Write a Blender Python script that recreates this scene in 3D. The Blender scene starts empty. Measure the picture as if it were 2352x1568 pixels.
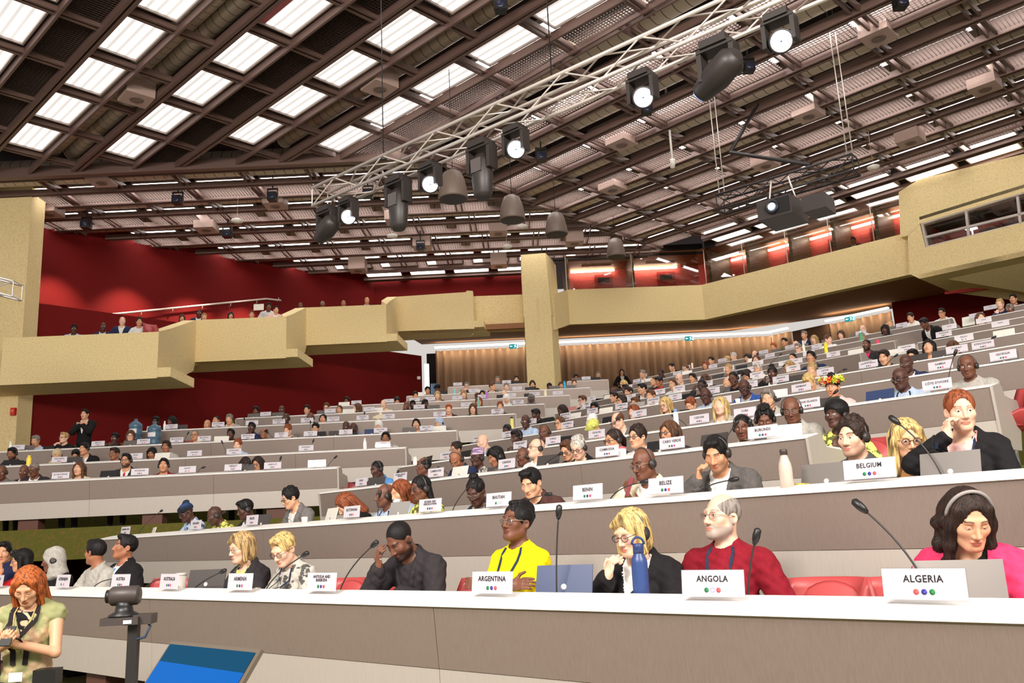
import bpy, bmesh, math, random
import numpy as np
from mathutils import Vector, Matrix
R = random.Random(7)
SC = bpy.context.scene
COL = SC.collection
# ---------------------------------------------------------------- camera, world, exposure
IW, IH, FPX = 2352, 1568, 1936.0
PITCH = math.atan(431/1936.0); ROLL = 0.047; CZ = 1.6
_f = np.array([0, math.cos(PITCH), math.sin(PITCH)]); _u = np.array([0, -math.sin(PITCH), math.cos(PITCH)]); _r = np.array([1., 0, 0])
CUP = _u*math.cos(ROLL)+_r*math.sin(ROLL); CR = _r*math.cos(ROLL)-_u*math.sin(ROLL); CF = _f
cam_d = bpy.data.cameras.new('camera'); cam = bpy.data.objects.new('camera', cam_d); COL.objects.link(cam)
cam_d.sensor_width = 36; cam_d.lens = FPX/IW*36; cam_d.clip_end = 200; cam_d.clip_start = .05
M = Matrix.Identity(4)
for i in range(3):
    M[i][0] = CR[i]; M[i][1] = CUP[i]; M[i][2] = -CF[i]
M[2][3] = CZ
cam.matrix_world = M
SC.camera = cam
SC.view_settings.view_transform = 'Standard'; SC.view_settings.look = 'None'; SC.view_settings.gamma = 1
SC.view_settings.use_curve_mapping = False
SC.view_settings.exposure = 0.72
SC.cycles.use_denoising = True
SC.cycles.max_bounces = 5; SC.cycles.diffuse_bounces = 3; SC.cycles.glossy_bounces = 3; SC.cycles.transmission_bounces = 4; SC.cycles.transparent_max_bounces = 6
SC.cycles.sample_clamp_indirect = 6
W = bpy.data.worlds.new('world'); SC.world = W; W.use_nodes = True
W.node_tree.nodes['Background'].inputs[0].default_value = (1, .93, .88, 1)
W.node_tree.nodes['Background'].inputs[1].default_value = .42
def area_light(name, loc, target, sx, sy, power, col=(1, .93, .85)):
    d = bpy.data.lights.new(name, 'AREA'); d.shape = 'RECTANGLE'; d.size = sx; d.size_y = sy; d.energy = power; d.color = col
    o = bpy.data.objects.new(name, d); COL.objects.link(o); o.location = loc
    o.rotation_euler = (Vector(target)-Vector(loc)).to_track_quat('-Z', 'Y').to_euler(); return o
# rows of stage floodlights above and behind the photographer
area_light('stage_flood', (-5, -3, 8.5), (-1, 12, 2.5), 6, 2, 1250)
area_light('stage_flood', (6, -4, 8.5), (4, 10, 3), 6, 2, 1150)

def ray(x, y):
    return (x-IW/2)/FPX*CR-(y-IH/2)/FPX*CUP+CF
def at_z(x, y, z):
    d = ray(x, y); t = (z-CZ)/d[2]; return Vector((d[0]*t, d[1]*t, z))
def at_y(x, y, Y):
    d = ray(x, y)*(Y/ray(x, y)[1]); return Vector((d[0], d[1], d[2]+CZ))
def at_plane(x, y, p0, n):
    d = Vector(ray(x, y)); c = Vector((0, 0, CZ)); n = Vector(n)
    t = (Vector(p0)-c).dot(n)/d.dot(n); return c+d*t
def at_dist(x, y, D):
    d = Vector(ray(x, y)); return Vector((0, 0, CZ))+d*(D/1.0)
# ---------------------------------------------------------------- materials
def lin(c):
    return tuple((v/12.92 if v <= .04045 else ((v+.055)/1.055)**2.4) for v in (x/255 for x in c))
_mats = {}
def mat(name, rgb, rough=.6, metal=0, emit=0, srgb=True, spec=.5, noise=None, bump=None, coat=0, emitc=None):
    if name in _mats: return _mats[name]
    m = bpy.data.materials.new(name); m.use_nodes = True; nt = m.node_tree; b = nt.nodes['Principled BSDF']
    c = (*(lin(rgb) if srgb else rgb), 1)
    b.inputs['Base Color'].default_value = c; b.inputs['Roughness'].default_value = rough; b.inputs['Metallic'].default_value = metal
    b.inputs['Specular IOR Level'].default_value = spec
    if coat: b.inputs['Coat Weight'].default_value = coat
    if emit:
        b.inputs['Emission Color'].default_value = (*(lin(emitc) if emitc else c[:3]), 1); b.inputs['Emission Strength'].default_value = emit
    if noise:   # (scale, second colour, low, high)
        sc, c2, lo, hi = noise[:4]
        tc = nt.nodes.new('ShaderNodeTexCoord'); n = nt.nodes.new('ShaderNodeTexNoise'); n.inputs['Scale'].default_value = sc; n.inputs['Detail'].default_value = 6
        mp = nt.nodes.new('ShaderNodeMapping'); mp.inputs['Scale'].default_value = noise[4] if len(noise) > 4 else (1, 1, 1)
        nt.links.new(tc.outputs['Object'], mp.inputs[0]); nt.links.new(mp.outputs[0], n.inputs['Vector'])
        mr = nt.nodes.new('ShaderNodeMapRange'); mr.inputs[1].default_value = lo; mr.inputs[2].default_value = hi
        nt.links.new(n.outputs[0], mr.inputs[0])
        mx = nt.nodes.new('ShaderNodeMix'); mx.data_type = 'RGBA'; mx.inputs[6].default_value = c; mx.inputs[7].default_value = (*lin(c2), 1)
        nt.links.new(mr.outputs[0], mx.inputs[0]); nt.links.new(mx.outputs[2], b.inputs['Base Color'])
    if bump:   # (scale, strength, distance)
        tc = nt.nodes.new('ShaderNodeTexCoord'); n = nt.nodes.new('ShaderNodeTexNoise'); n.inputs['Scale'].default_value = bump[0]; n.inputs['Detail'].default_value = 5
        nt.links.new(tc.outputs['Object'], n.inputs['Vector'])
        bp = nt.nodes.new('ShaderNodeBump'); bp.inputs['Strength'].default_value = bump[1]; bp.inputs['Distance'].default_value = bump[2]
        nt.links.new(n.outputs[0], bp.inputs['Height']); nt.links.new(bp.outputs[0], b.inputs['Normal'])
    _mats[name] = m; return m
def glass(name, tint=(250, 251, 251), alpha=.12):
    if name in _mats: return _mats[name]
    m = bpy.data.materials.new(name); m.use_nodes = True; nt = m.node_tree; nt.nodes.clear()
    o = nt.nodes.new('ShaderNodeOutputMaterial'); t = nt.nodes.new('ShaderNodeBsdfTransparent'); g = nt.nodes.new('ShaderNodeBsdfGlossy'); mx = nt.nodes.new('ShaderNodeMixShader'); fr = nt.nodes.new('ShaderNodeLayerWeight')
    t.inputs[0].default_value = (*lin(tint), 1); g.inputs['Roughness'].default_value = .03; fr.inputs[0].default_value = .3
    pw = nt.nodes.new('ShaderNodeMath'); pw.operation = 'POWER'; pw.inputs[1].default_value = 4; nt.links.new(fr.outputs[1], pw.inputs[0])
    ad = nt.nodes.new('ShaderNodeMath'); ad.operation = 'MULTIPLY_ADD'; ad.inputs[1].default_value = .45; ad.inputs[2].default_value = alpha; nt.links.new(pw.outputs[0], ad.inputs[0])
    nt.links.new(ad.outputs[0], mx.inputs[0]); nt.links.new(t.outputs[0], mx.inputs[1]); nt.links.new(g.outputs[0], mx.inputs[2]); nt.links.new(mx.outputs[0], o.inputs[0])
    _mats[name] = m; return m
# ---------------------------------------------------------------- mesh builder
class MB:
    def __init__(s): s.v = []; s.f = []; s.mi = []; s.m = 0; s.sm = []
    def add(s, vs, fs, smooth=False):
        b = len(s.v); s.v += [tuple(p) for p in vs]
        for f in fs: s.f.append(tuple(i+b for i in f)); s.mi.append(s.m); s.sm.append(smooth)
        return s
    def box(s, lo, hi, T=None):
        x0, y0, z0 = lo; x1, y1, z1 = hi
        vs = [Vector(p) for p in ((x0,y0,z0),(x1,y0,z0),(x1,y1,z0),(x0,y1,z0),(x0,y0,z1),(x1,y0,z1),(x1,y1,z1),(x0,y1,z1))]
        if T is not None: vs = [T @ p for p in vs]
        return s.add(vs, [(0,3,2,1),(4,5,6,7),(0,1,5,4),(1,2,6,5),(2,3,7,6),(3,0,4,7)])
    def prism(s, poly, ext):   # poly: 3d points (planar), ext: vector
        n = len(poly); e = Vector(ext); vs = [Vector(p) for p in poly]+[Vector(p)+e for p in poly]
        return s.add(vs, [tuple(range(n))[::-1], tuple(range(n, 2*n))]+[(i, (i+1) % n, n+(i+1) % n, n+i) for i in range(n)])
    def bar(s, a, b, w, h, up=(0, 0, 1)):   # box beam centred on a-b
        a = Vector(a); b = Vector(b); d = (b-a).normalized(); u = Vector(up); sd = d.cross(u)
        if sd.length < 1e-5: sd = d.cross(Vector((1, 0, 0)))
        sd.normalize(); u = sd.cross(d).normalized()
        q = [sd*(w/2*i)+u*(h/2*j) for i, j in ((-1,-1),(1,-1),(1,1),(-1,1))]
        return s.add([a+p for p in q]+[b+p for p in q], [(0,3,2,1),(4,5,6,7)]+[(i,(i+1)%4,4+(i+1)%4,4+i) for i in range(4)])
    def tube(s, pts, r, n=8, caps=True):
        pts = [Vector(p) for p in pts]; rs = r if isinstance(r, (list, tuple)) else [r]*len(pts)
        k = len(pts); vs = []; pu = None
        for i, p in enumerate(pts):
            d = (pts[min(i+1, k-1)]-pts[max(i-1, 0)])
            d = d.normalized() if d.length > 1e-9 else Vector((0, 0, 1))
            if pu is None: pu = d.orthogonal().normalized()
            else:
                pu = (pu-d*pu.dot(d)); pu = pu.normalized() if pu.length > 1e-6 else d.orthogonal().normalized()
            w = d.cross(pu)
            vs += [p+(pu*math.cos(2*math.pi*j/n)+w*math.sin(2*math.pi*j/n))*rs[i] for j in range(n)]
        fs = [(i*n+j, i*n+(j+1) % n, (i+1)*n+(j+1) % n, (i+1)*n+j) for i in range(k-1) for j in range(n)]
        s.add(vs, fs, True)
        if caps:
            b = len(s.v)-len(vs)
            s.f += [tuple(b+j for j in range(n))[::-1], tuple(b+(k-1)*n+j for j in range(n))]; s.mi += [s.m]*2; s.sm += [False]*2
        return s
    def lathe(s, prof, n=16, T=None, o=(0, 0, 0)):   # prof [(r,z)]
        vs = []; o = Vector(o)
        for r, z in prof:
            vs += [Vector((r*math.cos(2*math.pi*j/n), r*math.sin(2*math.pi*j/n), z))+o for j in range(n)]
        if T is not None: vs = [T @ p for p in vs]
        k = len(prof); s.add(vs, [(i*n+j, i*n+(j+1) % n, (i+1)*n+(j+1) % n, (i+1)*n+j) for i in range(k-1) for j in range(n)], True)
        b = len(s.v)-len(vs)
        s.f += [tuple(b+j for j in range(n))[::-1], tuple(b+(k-1)*n+j for j in range(n))]; s.mi += [s.m]*2; s.sm += [False]*2
        return s
    def mesh(s, name, mats):
        me = bpy.data.meshes.new(name); me.from_pydata([tuple(p) for p in s.v], [], s.f)
        for m in mats: me.materials.append(m)
        me.polygons.foreach_set('material_index', s.mi); me.polygons.foreach_set('use_smooth', s.sm); me.update(); return me
    def build(s, name, mats, parent=None, loc=None):
        mats = mats if isinstance(mats, (list, tuple)) else [mats]
        return link(name, s.mesh(name, mats), parent, loc)
def link(name, data, parent=None, loc=None, M=None):
    o = bpy.data.objects.new(name, data); COL.objects.link(o)
    if parent is not None: o.parent = parent
    if loc is not None: o.location = loc
    if M is not None: o.matrix_local = M
    return o
def tag(o, label, cat, group=None, kind=None):
    if label: o['label'] = label
    if cat: o['category'] = cat
    if group: o['group'] = group
    if kind: o['kind'] = kind
    return o
def empty(name, loc=(0, 0, 0), rz=0, M=None):
    o = bpy.data.objects.new(name, None); COL.objects.link(o); o.empty_display_size = .1
    if M is not None: o.matrix_world = M
    else: o.location = loc; o.rotation_euler = (0, 0, rz)
    return o
def struct(o):
    o['kind'] = 'structure'; return o
def copy_tree(o, parent=None):
    c = o.copy(); COL.objects.link(c)
    if parent is not None: c.parent = parent
    for ch in o.children: copy_tree(ch, c)
    return c
ORD = ['first','second','third','fourth','fifth','sixth','seventh','eighth','ninth','tenth','eleventh','twelfth','thirteenth','fourteenth','fifteenth','sixteenth','seventeenth','eighteenth','nineteenth','twentieth']
# common materials
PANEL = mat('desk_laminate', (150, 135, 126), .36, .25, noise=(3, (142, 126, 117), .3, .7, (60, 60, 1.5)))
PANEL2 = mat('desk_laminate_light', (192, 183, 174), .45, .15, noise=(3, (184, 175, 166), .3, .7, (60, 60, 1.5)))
LEDGE = mat('desk_white_top', (250, 248, 244), .35)
CARPET = mat('carpet_green', (84, 84, 22), .95, noise=(22, (112, 84, 36), .5, .72), bump=(300, .3, .01))
CONC = mat('concrete_tan', (236, 214, 160), .9, noise=(26, (214, 186, 130), .45, .8), bump=(40, .5, .03))
REDW = mat('wall_red', (104, 9, 7), .8, spec=.2)
BEAM = mat('beam_brown', (112, 88, 80), .5, .2)
MESHM = mat('grille_brown', (92, 74, 66), .55, .3)
DARK = mat('void_dark', (30, 24, 24), .9)
BLACK = mat('black_plastic', (26, 25, 26), .4)
WOODP = mat('pedestal_brown', (96, 60, 48), .6)
STEEL = mat('steel', (205, 205, 205), .3, .9)
REDCH = mat('chair_red', (170, 64, 64), .45)
REDCH2 = mat('chair_red_dark', (140, 40, 40), .5)
# ---------------------------------------------------------------- terraces and shell
ROWZ = {k: 1.23+.51*(k-1) for k in range(1, 13)}
CC = {2: 6.6, 3: 9.6, 4: 12.85, 5: 15.7, 6: 18.5, 7: 21.3, 8: 24.1, 9: 26.9, 10: 29.5, 11: 32.1}
LY = {4: 14.45, 5: 16.7, 6: 18.55, 7: 20.05, 8: 22.15, 9: 24.15, 10: 26.1, 11: 27.75}
S2 = math.sqrt(2)
XL, XR, YB = -16., 24., 40.
def floor_slab(poly, z0, z1):
    m = MB(); m.prism([(x, y, z0) for x, y in poly], (0, 0, z1-z0)); return struct(m.build('floor', CARPET))
floor_slab([(-14, -6), (14, -6), (14, 22), (-14, 22)], -.2, 0)
# front platform under the first row, then one platform for each desk row
def vpoly(c, yl):
    xm = c-yl    # where the two lines meet
    return [(XL, yl), (xm, yl), (XR, c-XR), (XR, YB), (XL, YB)]
floor_slab([(-7.6, 10.2), (-4.6, 7.7), (-1.2, 5.0), (2.0, 2.75), (9, -1.5), (24, -1.5), (24, 40), (-16, 40), (-16, 10.2)], 0.0, ROWZ[1]-.8)
floor_slab([(-8.2, 14.05), (1.6, 4.2), (XR, -18), (XR, YB), (-8.2, YB)], ROWZ[1]-.8, ROWZ[2]-.8)
floor_slab([(-3.9, 13.4), (8, 1.5), (XR, -14.5), (XR, YB), (-4.4, YB), (-4.4, 14)], ROWZ[2]-.8, ROWZ[3]-.8)
for k in range(4, 12):
    floor_slab(vpoly(CC[k]-.35, LY[k]-.25), ROWZ[k-1]-.8, ROWZ[k]-.8)
# left red wall (lower and upper), back walls
CLOW, CUPP = 37.0, 40.5
def wallquad(name, a, b, z0, z1, m, th=.15):
    a = Vector((*a, 0)); b = Vector((*b, 0)); n = Vector((-(b-a).y, (b-a).x, 0)).normalized()*th
    q = MB(); q.prism([(a.x, a.y, z0), (b.x, b.y, z0), (b.x+n.x, b.y+n.y, z0), (a.x+n.x, a.y+n.y, z0)], (0, 0, z1-z0))
    return struct(q.build(name, m))
xc = at_y(970, 850, 33.5).x
wallquad('wall_left', (-16.5, -16.5+CLOW), (xc, xc+CLOW), -.2, 8.6, REDW)
yU = 34.7; xU = yU-CUPP
wallquad('wall_left_upper', (-19, -19+CUPP), (xU, yU), 5.2, 13.4, REDW)
wallquad('wall_back_upper', (xU, yU), (1.6, yU), 10.6, 13.4, REDW)
# upper gallery floor behind the balcony parapets
# ---------------------------------------------------------------- left pillar and centre pillar
def pillar(name, pts0, pts1, z0, z1):
    m = MB(); n = len(pts0)
    m.add([(x, y, z0) for x, y in pts0]+[(x, y, z1) for x, y in pts1], [tuple(range(n))[::-1], tuple(range(n, 2*n))]+[(i, (i+1) % n, n+(i+1) % n, n+i) for i in range(n)])
    return struct(m.build(name, CONC))
p0 = at_y(37, 985, 22.6); p1 = at_y(68, 528, 22.6)
e0 = p0.x+(p1.x-p0.x)*(0-p0.z)/(p1.z-p0.z); e1 = p0.x+(p1.x-p0.x)*(12.2-p0.z)/(p1.z-p0.z)
pillar('pillar_left', [(e0-4, 22.6), (e0, 22.6), (e0, 23.3), (e0-4, 23.3)], [(e1-4, 22.6), (e1, 22.6), (e1, 23.3), (e1-4, 23.3)], 0, 12.2)
YP = 30.0
a, b, c = at_y(1208, 800, YP), at_y(1288, 800, YP), at_y(1270, 800, YP)
pillar('pillar_centre', [(a.x, YP+.1), (c.x, YP), (b.x, YP+.9), (b.x, YP+1.6), (a.x, YP+1.6)], [(a.x, YP+.1), (c.x, YP), (b.x, YP+.9), (b.x, YP+1.6), (a.x, YP+1.6)], 4.5, 9.2)
a, b, c = at_y(1199, 640, YP), at_y(1284, 640, YP), at_y(1262, 640, YP)
pillar('pillar_centre_top', [(a.x, YP+.1), (c.x, YP), (b.x, YP+.9), (b.x, YP+1.6), (a.x, YP+1.6)], [(a.x, YP+.1), (c.x-.1, YP), (b.x-.15, YP+.9), (b.x, YP+1.6), (a.x, YP+1.6)], 9.2, 11.6)
# ---------------------------------------------------------------- balcony parapets: (px, top, bottom, Y)
def parapet(name, cols, th=.35):
    """A concrete parapet through measured columns: each gives a top and a bottom point at its own distance."""
    m = MB(); T = [at_y(x, t, Y) for x, t, bt, Y in cols]; B = [at_y(x, bt, Y) for x, t, bt, Y in cols]
    for i in range(len(B)): B[i].x = T[i].x
    n = len(T); off = []
    for i in range(n):
        d = (T[min(i+1, n-1)]-T[max(i-1, 0)]); d.z = 0; d.normalize(); off.append(Vector((-d.y, d.x, 0))*th)
    vs = T+B+[t+o for t, o in zip(T, off)]+[q+o for q, o in zip(B, off)]
    fs = []
    for i in range(n-1):
        fs += [(n+i, n+i+1, i+1, i), (i, i+1, 2*n+i+1, 2*n+i), (3*n+i, 3*n+i+1, n+i+1, n+i)[::1], (2*n+i, 2*n+i+1, 3*n+i+1, 3*n+i)]
    fs += [(0, 2*n, 3*n, n), (n-1, 2*n-1, 4*n-1, 3*n-1)]
    m.add(vs, fs); o = struct(m.build(name, CONC)); return T, B
Y1, Y2, Y3, Y4 = 21.5, 25.0, 27.5, 30.0
BT, BB = parapet('balcony_wall_left', [(8, 776, 884, Y1), (365, 761.5, 868, Y1), (394, 754, 880, Y1+1.2), (449, 735, 851, Y2-.05), (451, 734.5, 831, Y2), (658, 726.5, 822, Y2), (672, 721, 834, Y2+.9), (702, 706, 808, Y3-.05), (704, 706, 793, Y3), (887, 699, 784.5, Y3), (899, 689, 798, Y3+.9), (911, 681, 776, Y4-.05), (913, 681, 760.5, Y4), (1070, 670.5, 755, Y4), (1072, 667, 755, Y4), (1086, 668, 755, Y4)])
parapet('balcony_wall_mid', [(1083, 680.6, 769, Y4+.7), (1090, 680, 760, Y4+.75), (1199, 676, 756, Y4+.75), (1234, 685, 763, YP)])
def pY(px, c):   # distance along the 45 degree line x+y=c at a pixel column
    g = at_y(px, 640, 1.0).x; return c/(1+g)
CP = at_y(1612, 654, 31.5); CP = CP.x+31.5
PR = [(1272, 675.5, 757, YP+.2), (1304, 665, 745, 31.5), (1612, 654, 734, 31.5)]+[(px, 654-(654-536)*(px-1612)/(2076-1612.), 734-(734-630)*(px-1612)/(2080-1612.), pY(px, CP)) for px in (1700, 1800, 1900, 2000, 2086, 2120)]
PT, PB = parapet('balcony_wall_right', PR)
# soffits below the galleries
def slab(name, poly, z0, th, m):
    q = MB(); q.prism([(x, y, z0) for x, y in poly], (0, 0, th)); return struct(q.build(name, m))
def soffit(name, A, B, depth, m=CONC, rise=-.25):
    q = MB(); vs = []; n = Vector((-(B-A).y, (B-A).x, 0)).normalized()*depth
    P = [A, B, B+n+Vector((0, 0, rise)), A+n+Vector((0, 0, rise))]
    q.prism(P, (0, 0, .2)); return struct(q.build(name, m))
# stepped gallery floors with a dark edge under each front
zs = [BB[0].z, BB[4].z, BB[8].z, BB[12].z]
for (i0, i1), zz in zip(((0, 1), (4, 5), (8, 9), (12, 15)), zs):
    A, B = BB[i0], BB[i1]; A = Vector((A.x, A.y+.01, A.z+.02)); B = Vector((B.x+.35, B.y+.01, B.z+.02))
    q = MB(); dpt = 1.1
    q.prism([(A.x, A.y, A.z), (B.x, B.y, A.z), (B.x+.2, B.y+dpt, A.z-.12), (A.x-dpt, A.y+dpt, A.z-.12)], (0, 0, .25)); struct(q.build('gallery_floor', CONC))
# ceiling of the recess under the rear gallery
RECESS = mat('soffit_brown', (150, 104, 70), .9)
q = MB(); zr = BB[15].z+.02; a_top = at_y(1000, 800, 36.0).z
q.prism([(-4, 30.3, zr), (1.4, 30.3, zr), (1.4, 36.4, a_top+.3), (-4, 36.4, a_top+.3)], (0, 0, .2)); struct(q.build('ceiling_recess', RECESS))
q = MB(); b0, b1, b2 = PB[1], PB[2], PB[-2]; zr2 = b1.z+.02; r_top = at_y(1500, 779, 36.0).z+.3
q.add([(b0.x-.6, b0.y+.1, zr2), (b1.x+.1, b1.y+.05, zr2), (b2.x, b2.y+.1, b2.z+.03), (b2.x+5, b2.y+5, b2.z+.4), (b1.x+2.2, b1.y+4.9, r_top), (b0.x-.6, b0.y+4.9, r_top)], [(0, 1, 2, 3, 4, 5)[::-1]])
q.prism([(b0.x-.6, b0.y+.1, zr2+.85), (b1.x+.1, b1.y+.05, zr2+.85), (b2.x, b2.y+.1, zr2+.85), (b2.x+5, b2.y+5, zr2+.85), (b1.x+2.2, b1.y+4.9, zr2+.85), (b0.x-.6, b0.y+4.9, zr2+.85)], (0, 0, .15)); struct(q.build('ceiling_under_booths', RECESS))
# ---------------------------------------------------------------- curtains with cove light
CURT = mat('curtain_taupe', (122, 92, 70), .85)
COVE = mat('cove_light', (255, 240, 205), emit=5)
CB = MB()
YC = 36.0
def curtain(label, a, b, z0, z1, fold=.34):
    """pleated hanging from a to b (plan points)"""
    a = Vector((*a, 0)); b = Vector((*b, 0)); L = (b-a).length; d = (b-a)/L; n = Vector((d.y, -d.x, 0))
    N = int(L/fold*8); m = MB(); vs = []
    for i in range(N+1):
        t = i/N*L; w = .07*math.sin(t/fold*2*math.pi+.6*math.sin(t*1.3))+.02*math.sin(t*23)
        p = a+d*t+n*w; vs += [(p.x, p.y, z0), (p.x, p.y, z1)]
    m.add(vs, [(2*i, 2*i+2, 2*i+3, 2*i+1) for i in range(N)], True)
    o = m.build('curtain', CURT); tag(o, label, 'curtain', None)
    # light trough above, in front of the cloth
    q = MB(); q.bar(a+n*.28+Vector((0, 0, z1+.1)), b+n*.28+Vector((0, 0, z1+.1)), .16, .05); o2 = q.build('cove_light', COVE)
    la = bpy.data.lights.new('cove_strip', 'AREA'); la.shape = 'RECTANGLE'; la.size = L; la.size_y = .08; la.energy = 7*L; la.color = (1, .88, .66)
    lo = bpy.data.objects.new('cove_strip', la); COL.objects.link(lo); pc = (a+b)/2+n*.28+Vector((0, 0, z1+.06)); lo.location = pc
    lo.matrix_world = Matrix.Translation(pc) @ Matrix(((d.x, n.x, 0, 0), (d.y, n.y, 0, 0), (0, 0, -1, 0), (0, 0, 0, 1))) @ Matrix.Diagonal((1, 1, -1, 1)) if False else Matrix.Translation(pc) @ Matrix.Rotation(math.atan2(d.y, d.x), 4, 'Z')
    tag(o2, label.replace('taupe curtain', 'light trough above the taupe curtain').replace('pleated ', ''), 'light')
    return o
zc0 = 4.6
a = at_y(1000, 800, YC); b = at_y(1215, 792, YC)
curtain('pleated taupe curtain between the red wall and the pillar', (a.x, YC), (b.x+.3, YC), zc0, a.z-.12)
a2 = at_y(1280, 788, YC); b2 = at_y(1768, 766, YC)
curtain('long pleated taupe curtain beside the concrete pillar', (a2.x, YC), (b2.x, YC), zc0, a2.z-.12)
c45 = b2.x+YC
def on45(px, c):
    g = at_y(px, 750, 1.0).x; y = c/(1+g); return (c-y, y)
p = on45(1816, c45); curtain('short angled taupe curtain by the dark wall', (b2.x+.03, YC-.03), p, zc0, at_y(1816, 754, p[1]).z-.12)
p1_, p2_ = on45(1905, c45-.6), on45(2053, c45-.6)
curtain('taupe curtain beneath the sloping gallery', p1_, p2_, zc0, at_y(1980, 722, (p1_[1]+p2_[1])/2).z-.14)
# dark block between the curtains and red wall on the far side
wallquad('wall_back', (xc-.2, 37.2), (b2.x+.6, 37.2), 3, 9.5, DARK)
BRN = mat('wall_brown', (84, 56, 34), .8)
q1, q2 = on45(1818, c45-.7), on45(1903, c45-.7); wallquad('wall_right_dark', q1, q2, 3.5, 9.2, BRN, .4)
q1, q2 = on45(2056, c45-1.2), (c45-1.2-12, 12.); wallquad('wall_right', q1, q2, 3.5, 12, REDW, .3)
# doorway with blue-grey daylight, beside the lower red wall
DOORB = mat('door_bluegrey', (70, 96, 120), .4)
d0 = at_y(985, 850, 34.2)
q = MB(); q.box((d0.x-.16, 34.0, 4.9), (d0.x+.02, 34.1, 8.4)); struct(q.build('door_1', mat('door_light_edge', (225, 232, 240), .5, emit=1.3)))
q = MB(); q.box((d0.x+.06, 34.2, 4.9), (d0.x+.42, 34.28, 7.6)); struct(q.build('door_2', DOORB))
# ---------------------------------------------------------------- ceiling grid
ZC = 11.6
def striped_light(name, strength, lo=.55, red=False):
    if name in _mats: return _mats[name]
    m = bpy.data.materials.new(name); m.use_nodes = True; nt = m.node_tree; b = nt.nodes['Principled BSDF']
    b.inputs['Base Color'].default_value = (.9, .88, .85, 1); b.inputs['Emission Color'].default_value = (1, .965, .94, 1)
    tc = nt.nodes.new('ShaderNodeTexCoord'); sp = nt.nodes.new('ShaderNodeSeparateXYZ'); nt.links.new(tc.outputs['Object'], sp.inputs[0])
    ml = nt.nodes.new('ShaderNodeMath'); ml.operation = 'MULTIPLY'; ml.inputs[1].default_value = 2*math.pi/.1975; nt.links.new(sp.outputs[0], ml.inputs[0])
    sn = nt.nodes.new('ShaderNodeMath'); sn.operation = 'COSINE'; nt.links.new(ml.outputs[0], sn.inputs[0])
    # fine cross louvres along the tubes
    my = nt.nodes.new('ShaderNodeMath'); my.operation = 'MULTIPLY'; my.inputs[1].default_value = 2*math.pi/.07; nt.links.new(sp.outputs[1], my.inputs[0])
    sy = nt.nodes.new('ShaderNodeMath'); sy.operation = 'SINE'; nt.links.new(my.outputs[0], sy.inputs[0])
    sm = nt.nodes.new('ShaderNodeMath'); sm.operation = 'MULTIPLY_ADD'; sm.inputs[1].default_value = .12; nt.links.new(sy.outputs[0], sm.inputs[0]); nt.links.new(sn.outputs[0], sm.inputs[2])
    mr = nt.nodes.new('ShaderNodeMapRange'); mr.inputs[1].default_value = 1; mr.inputs[2].default_value = -1; mr.inputs[3].default_value = lo*strength; mr.inputs[4].default_value = strength
    nt.links.new(sm.outputs[0], mr.inputs[0]); nt.links.new(mr.outputs[0], b.inputs['Emission Strength'])
    _mats[name] = m; return m
TUBE = striped_light('tube_light', .85, .42)
TUBE2 = striped_light('tube_light_upper', 10.0, .5)
LFRAME = mat('light_frame', (170, 155, 148), .5, .3)
UNLIT = mat('tube_unlit_red', (205, 110, 122), .5)
def light_mesh(w, l, lit):
    f = MB(); t = .035
    for lo, hi in (((-w/2-t, -l/2-t, 0), (-w/2, l/2+t, .07)), ((w/2, -l/2-t, 0), (w/2+t, l/2+t, .07)), ((-w/2, -l/2-t, 0), (w/2, -l/2, .07)), ((-w/2, l/2, 0), (w/2, l/2+t, .07)), ((-w/2-t, -l/2-t, .07), (w/2+t, l/2+t, .12))): f.box(lo, hi)
    f.box((w/2+.06, -l/2, .02), (w/2+.075, l/2, .1))
    d = MB(); d.box((-w/2, -l/2, .045), (w/2, l/2, .069))
    return f.mesh('ceiling_light', [LFRAME]), d.mesh('diffuser', [lit])
LM1 = light_mesh(.79, 1.52, TUBE); LM2 = light_mesh(.62, 1.5, TUBE2)
def ceiling_light(x, y, z, rz, LM, label, group):
    o = link('ceiling_light', LM[0], None, (x, y, z)); o.rotation_euler = (0, 0, rz)
    link('diffuser', LM[1], o); return tag(o, label, 'ceiling light', group)
AV = Vector((-.728, .686, 0)); NV = Vector((.686, .728, 0)); AR = math.atan2(AV.y, AV.x)-math.pi/2
def AN(a_, n_, z=0): return AV*a_+NV*n_+Vector((0, 0, z))
bm_ = MB(); grille = MB()
def seg(A, B, w=.09, h=.14): bm_.bar(A, B, w, h)
def grille_panel(c, ex, ey, lx, ly, z, p=.075):
    c = Vector((c.x, c.y, z))
    for i in range(int(lx/p)+1):
        o_ = c+ex*(-lx/2+i*p); a_, b_ = o_-ey*(ly/2), o_+ey*(ly/2)
        grille.add([a_, b_, b_+Vector((0, 0, .045)), a_+Vector((0, 0, .045))], [(0, 1, 2, 3)])
    for i in range(int(ly/p)+1):
        o_ = c+ey*(-ly/2+i*p); a_, b_ = o_-ex*(lx/2), o_+ex*(lx/2)
        grille.add([a_, b_, b_+Vector((0, 0, .045)), a_+Vector((0, 0, .045))], [(0, 1, 2, 3)])
DUCT = mat('duct_metal', (196, 180, 160), .5, .35)
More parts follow.
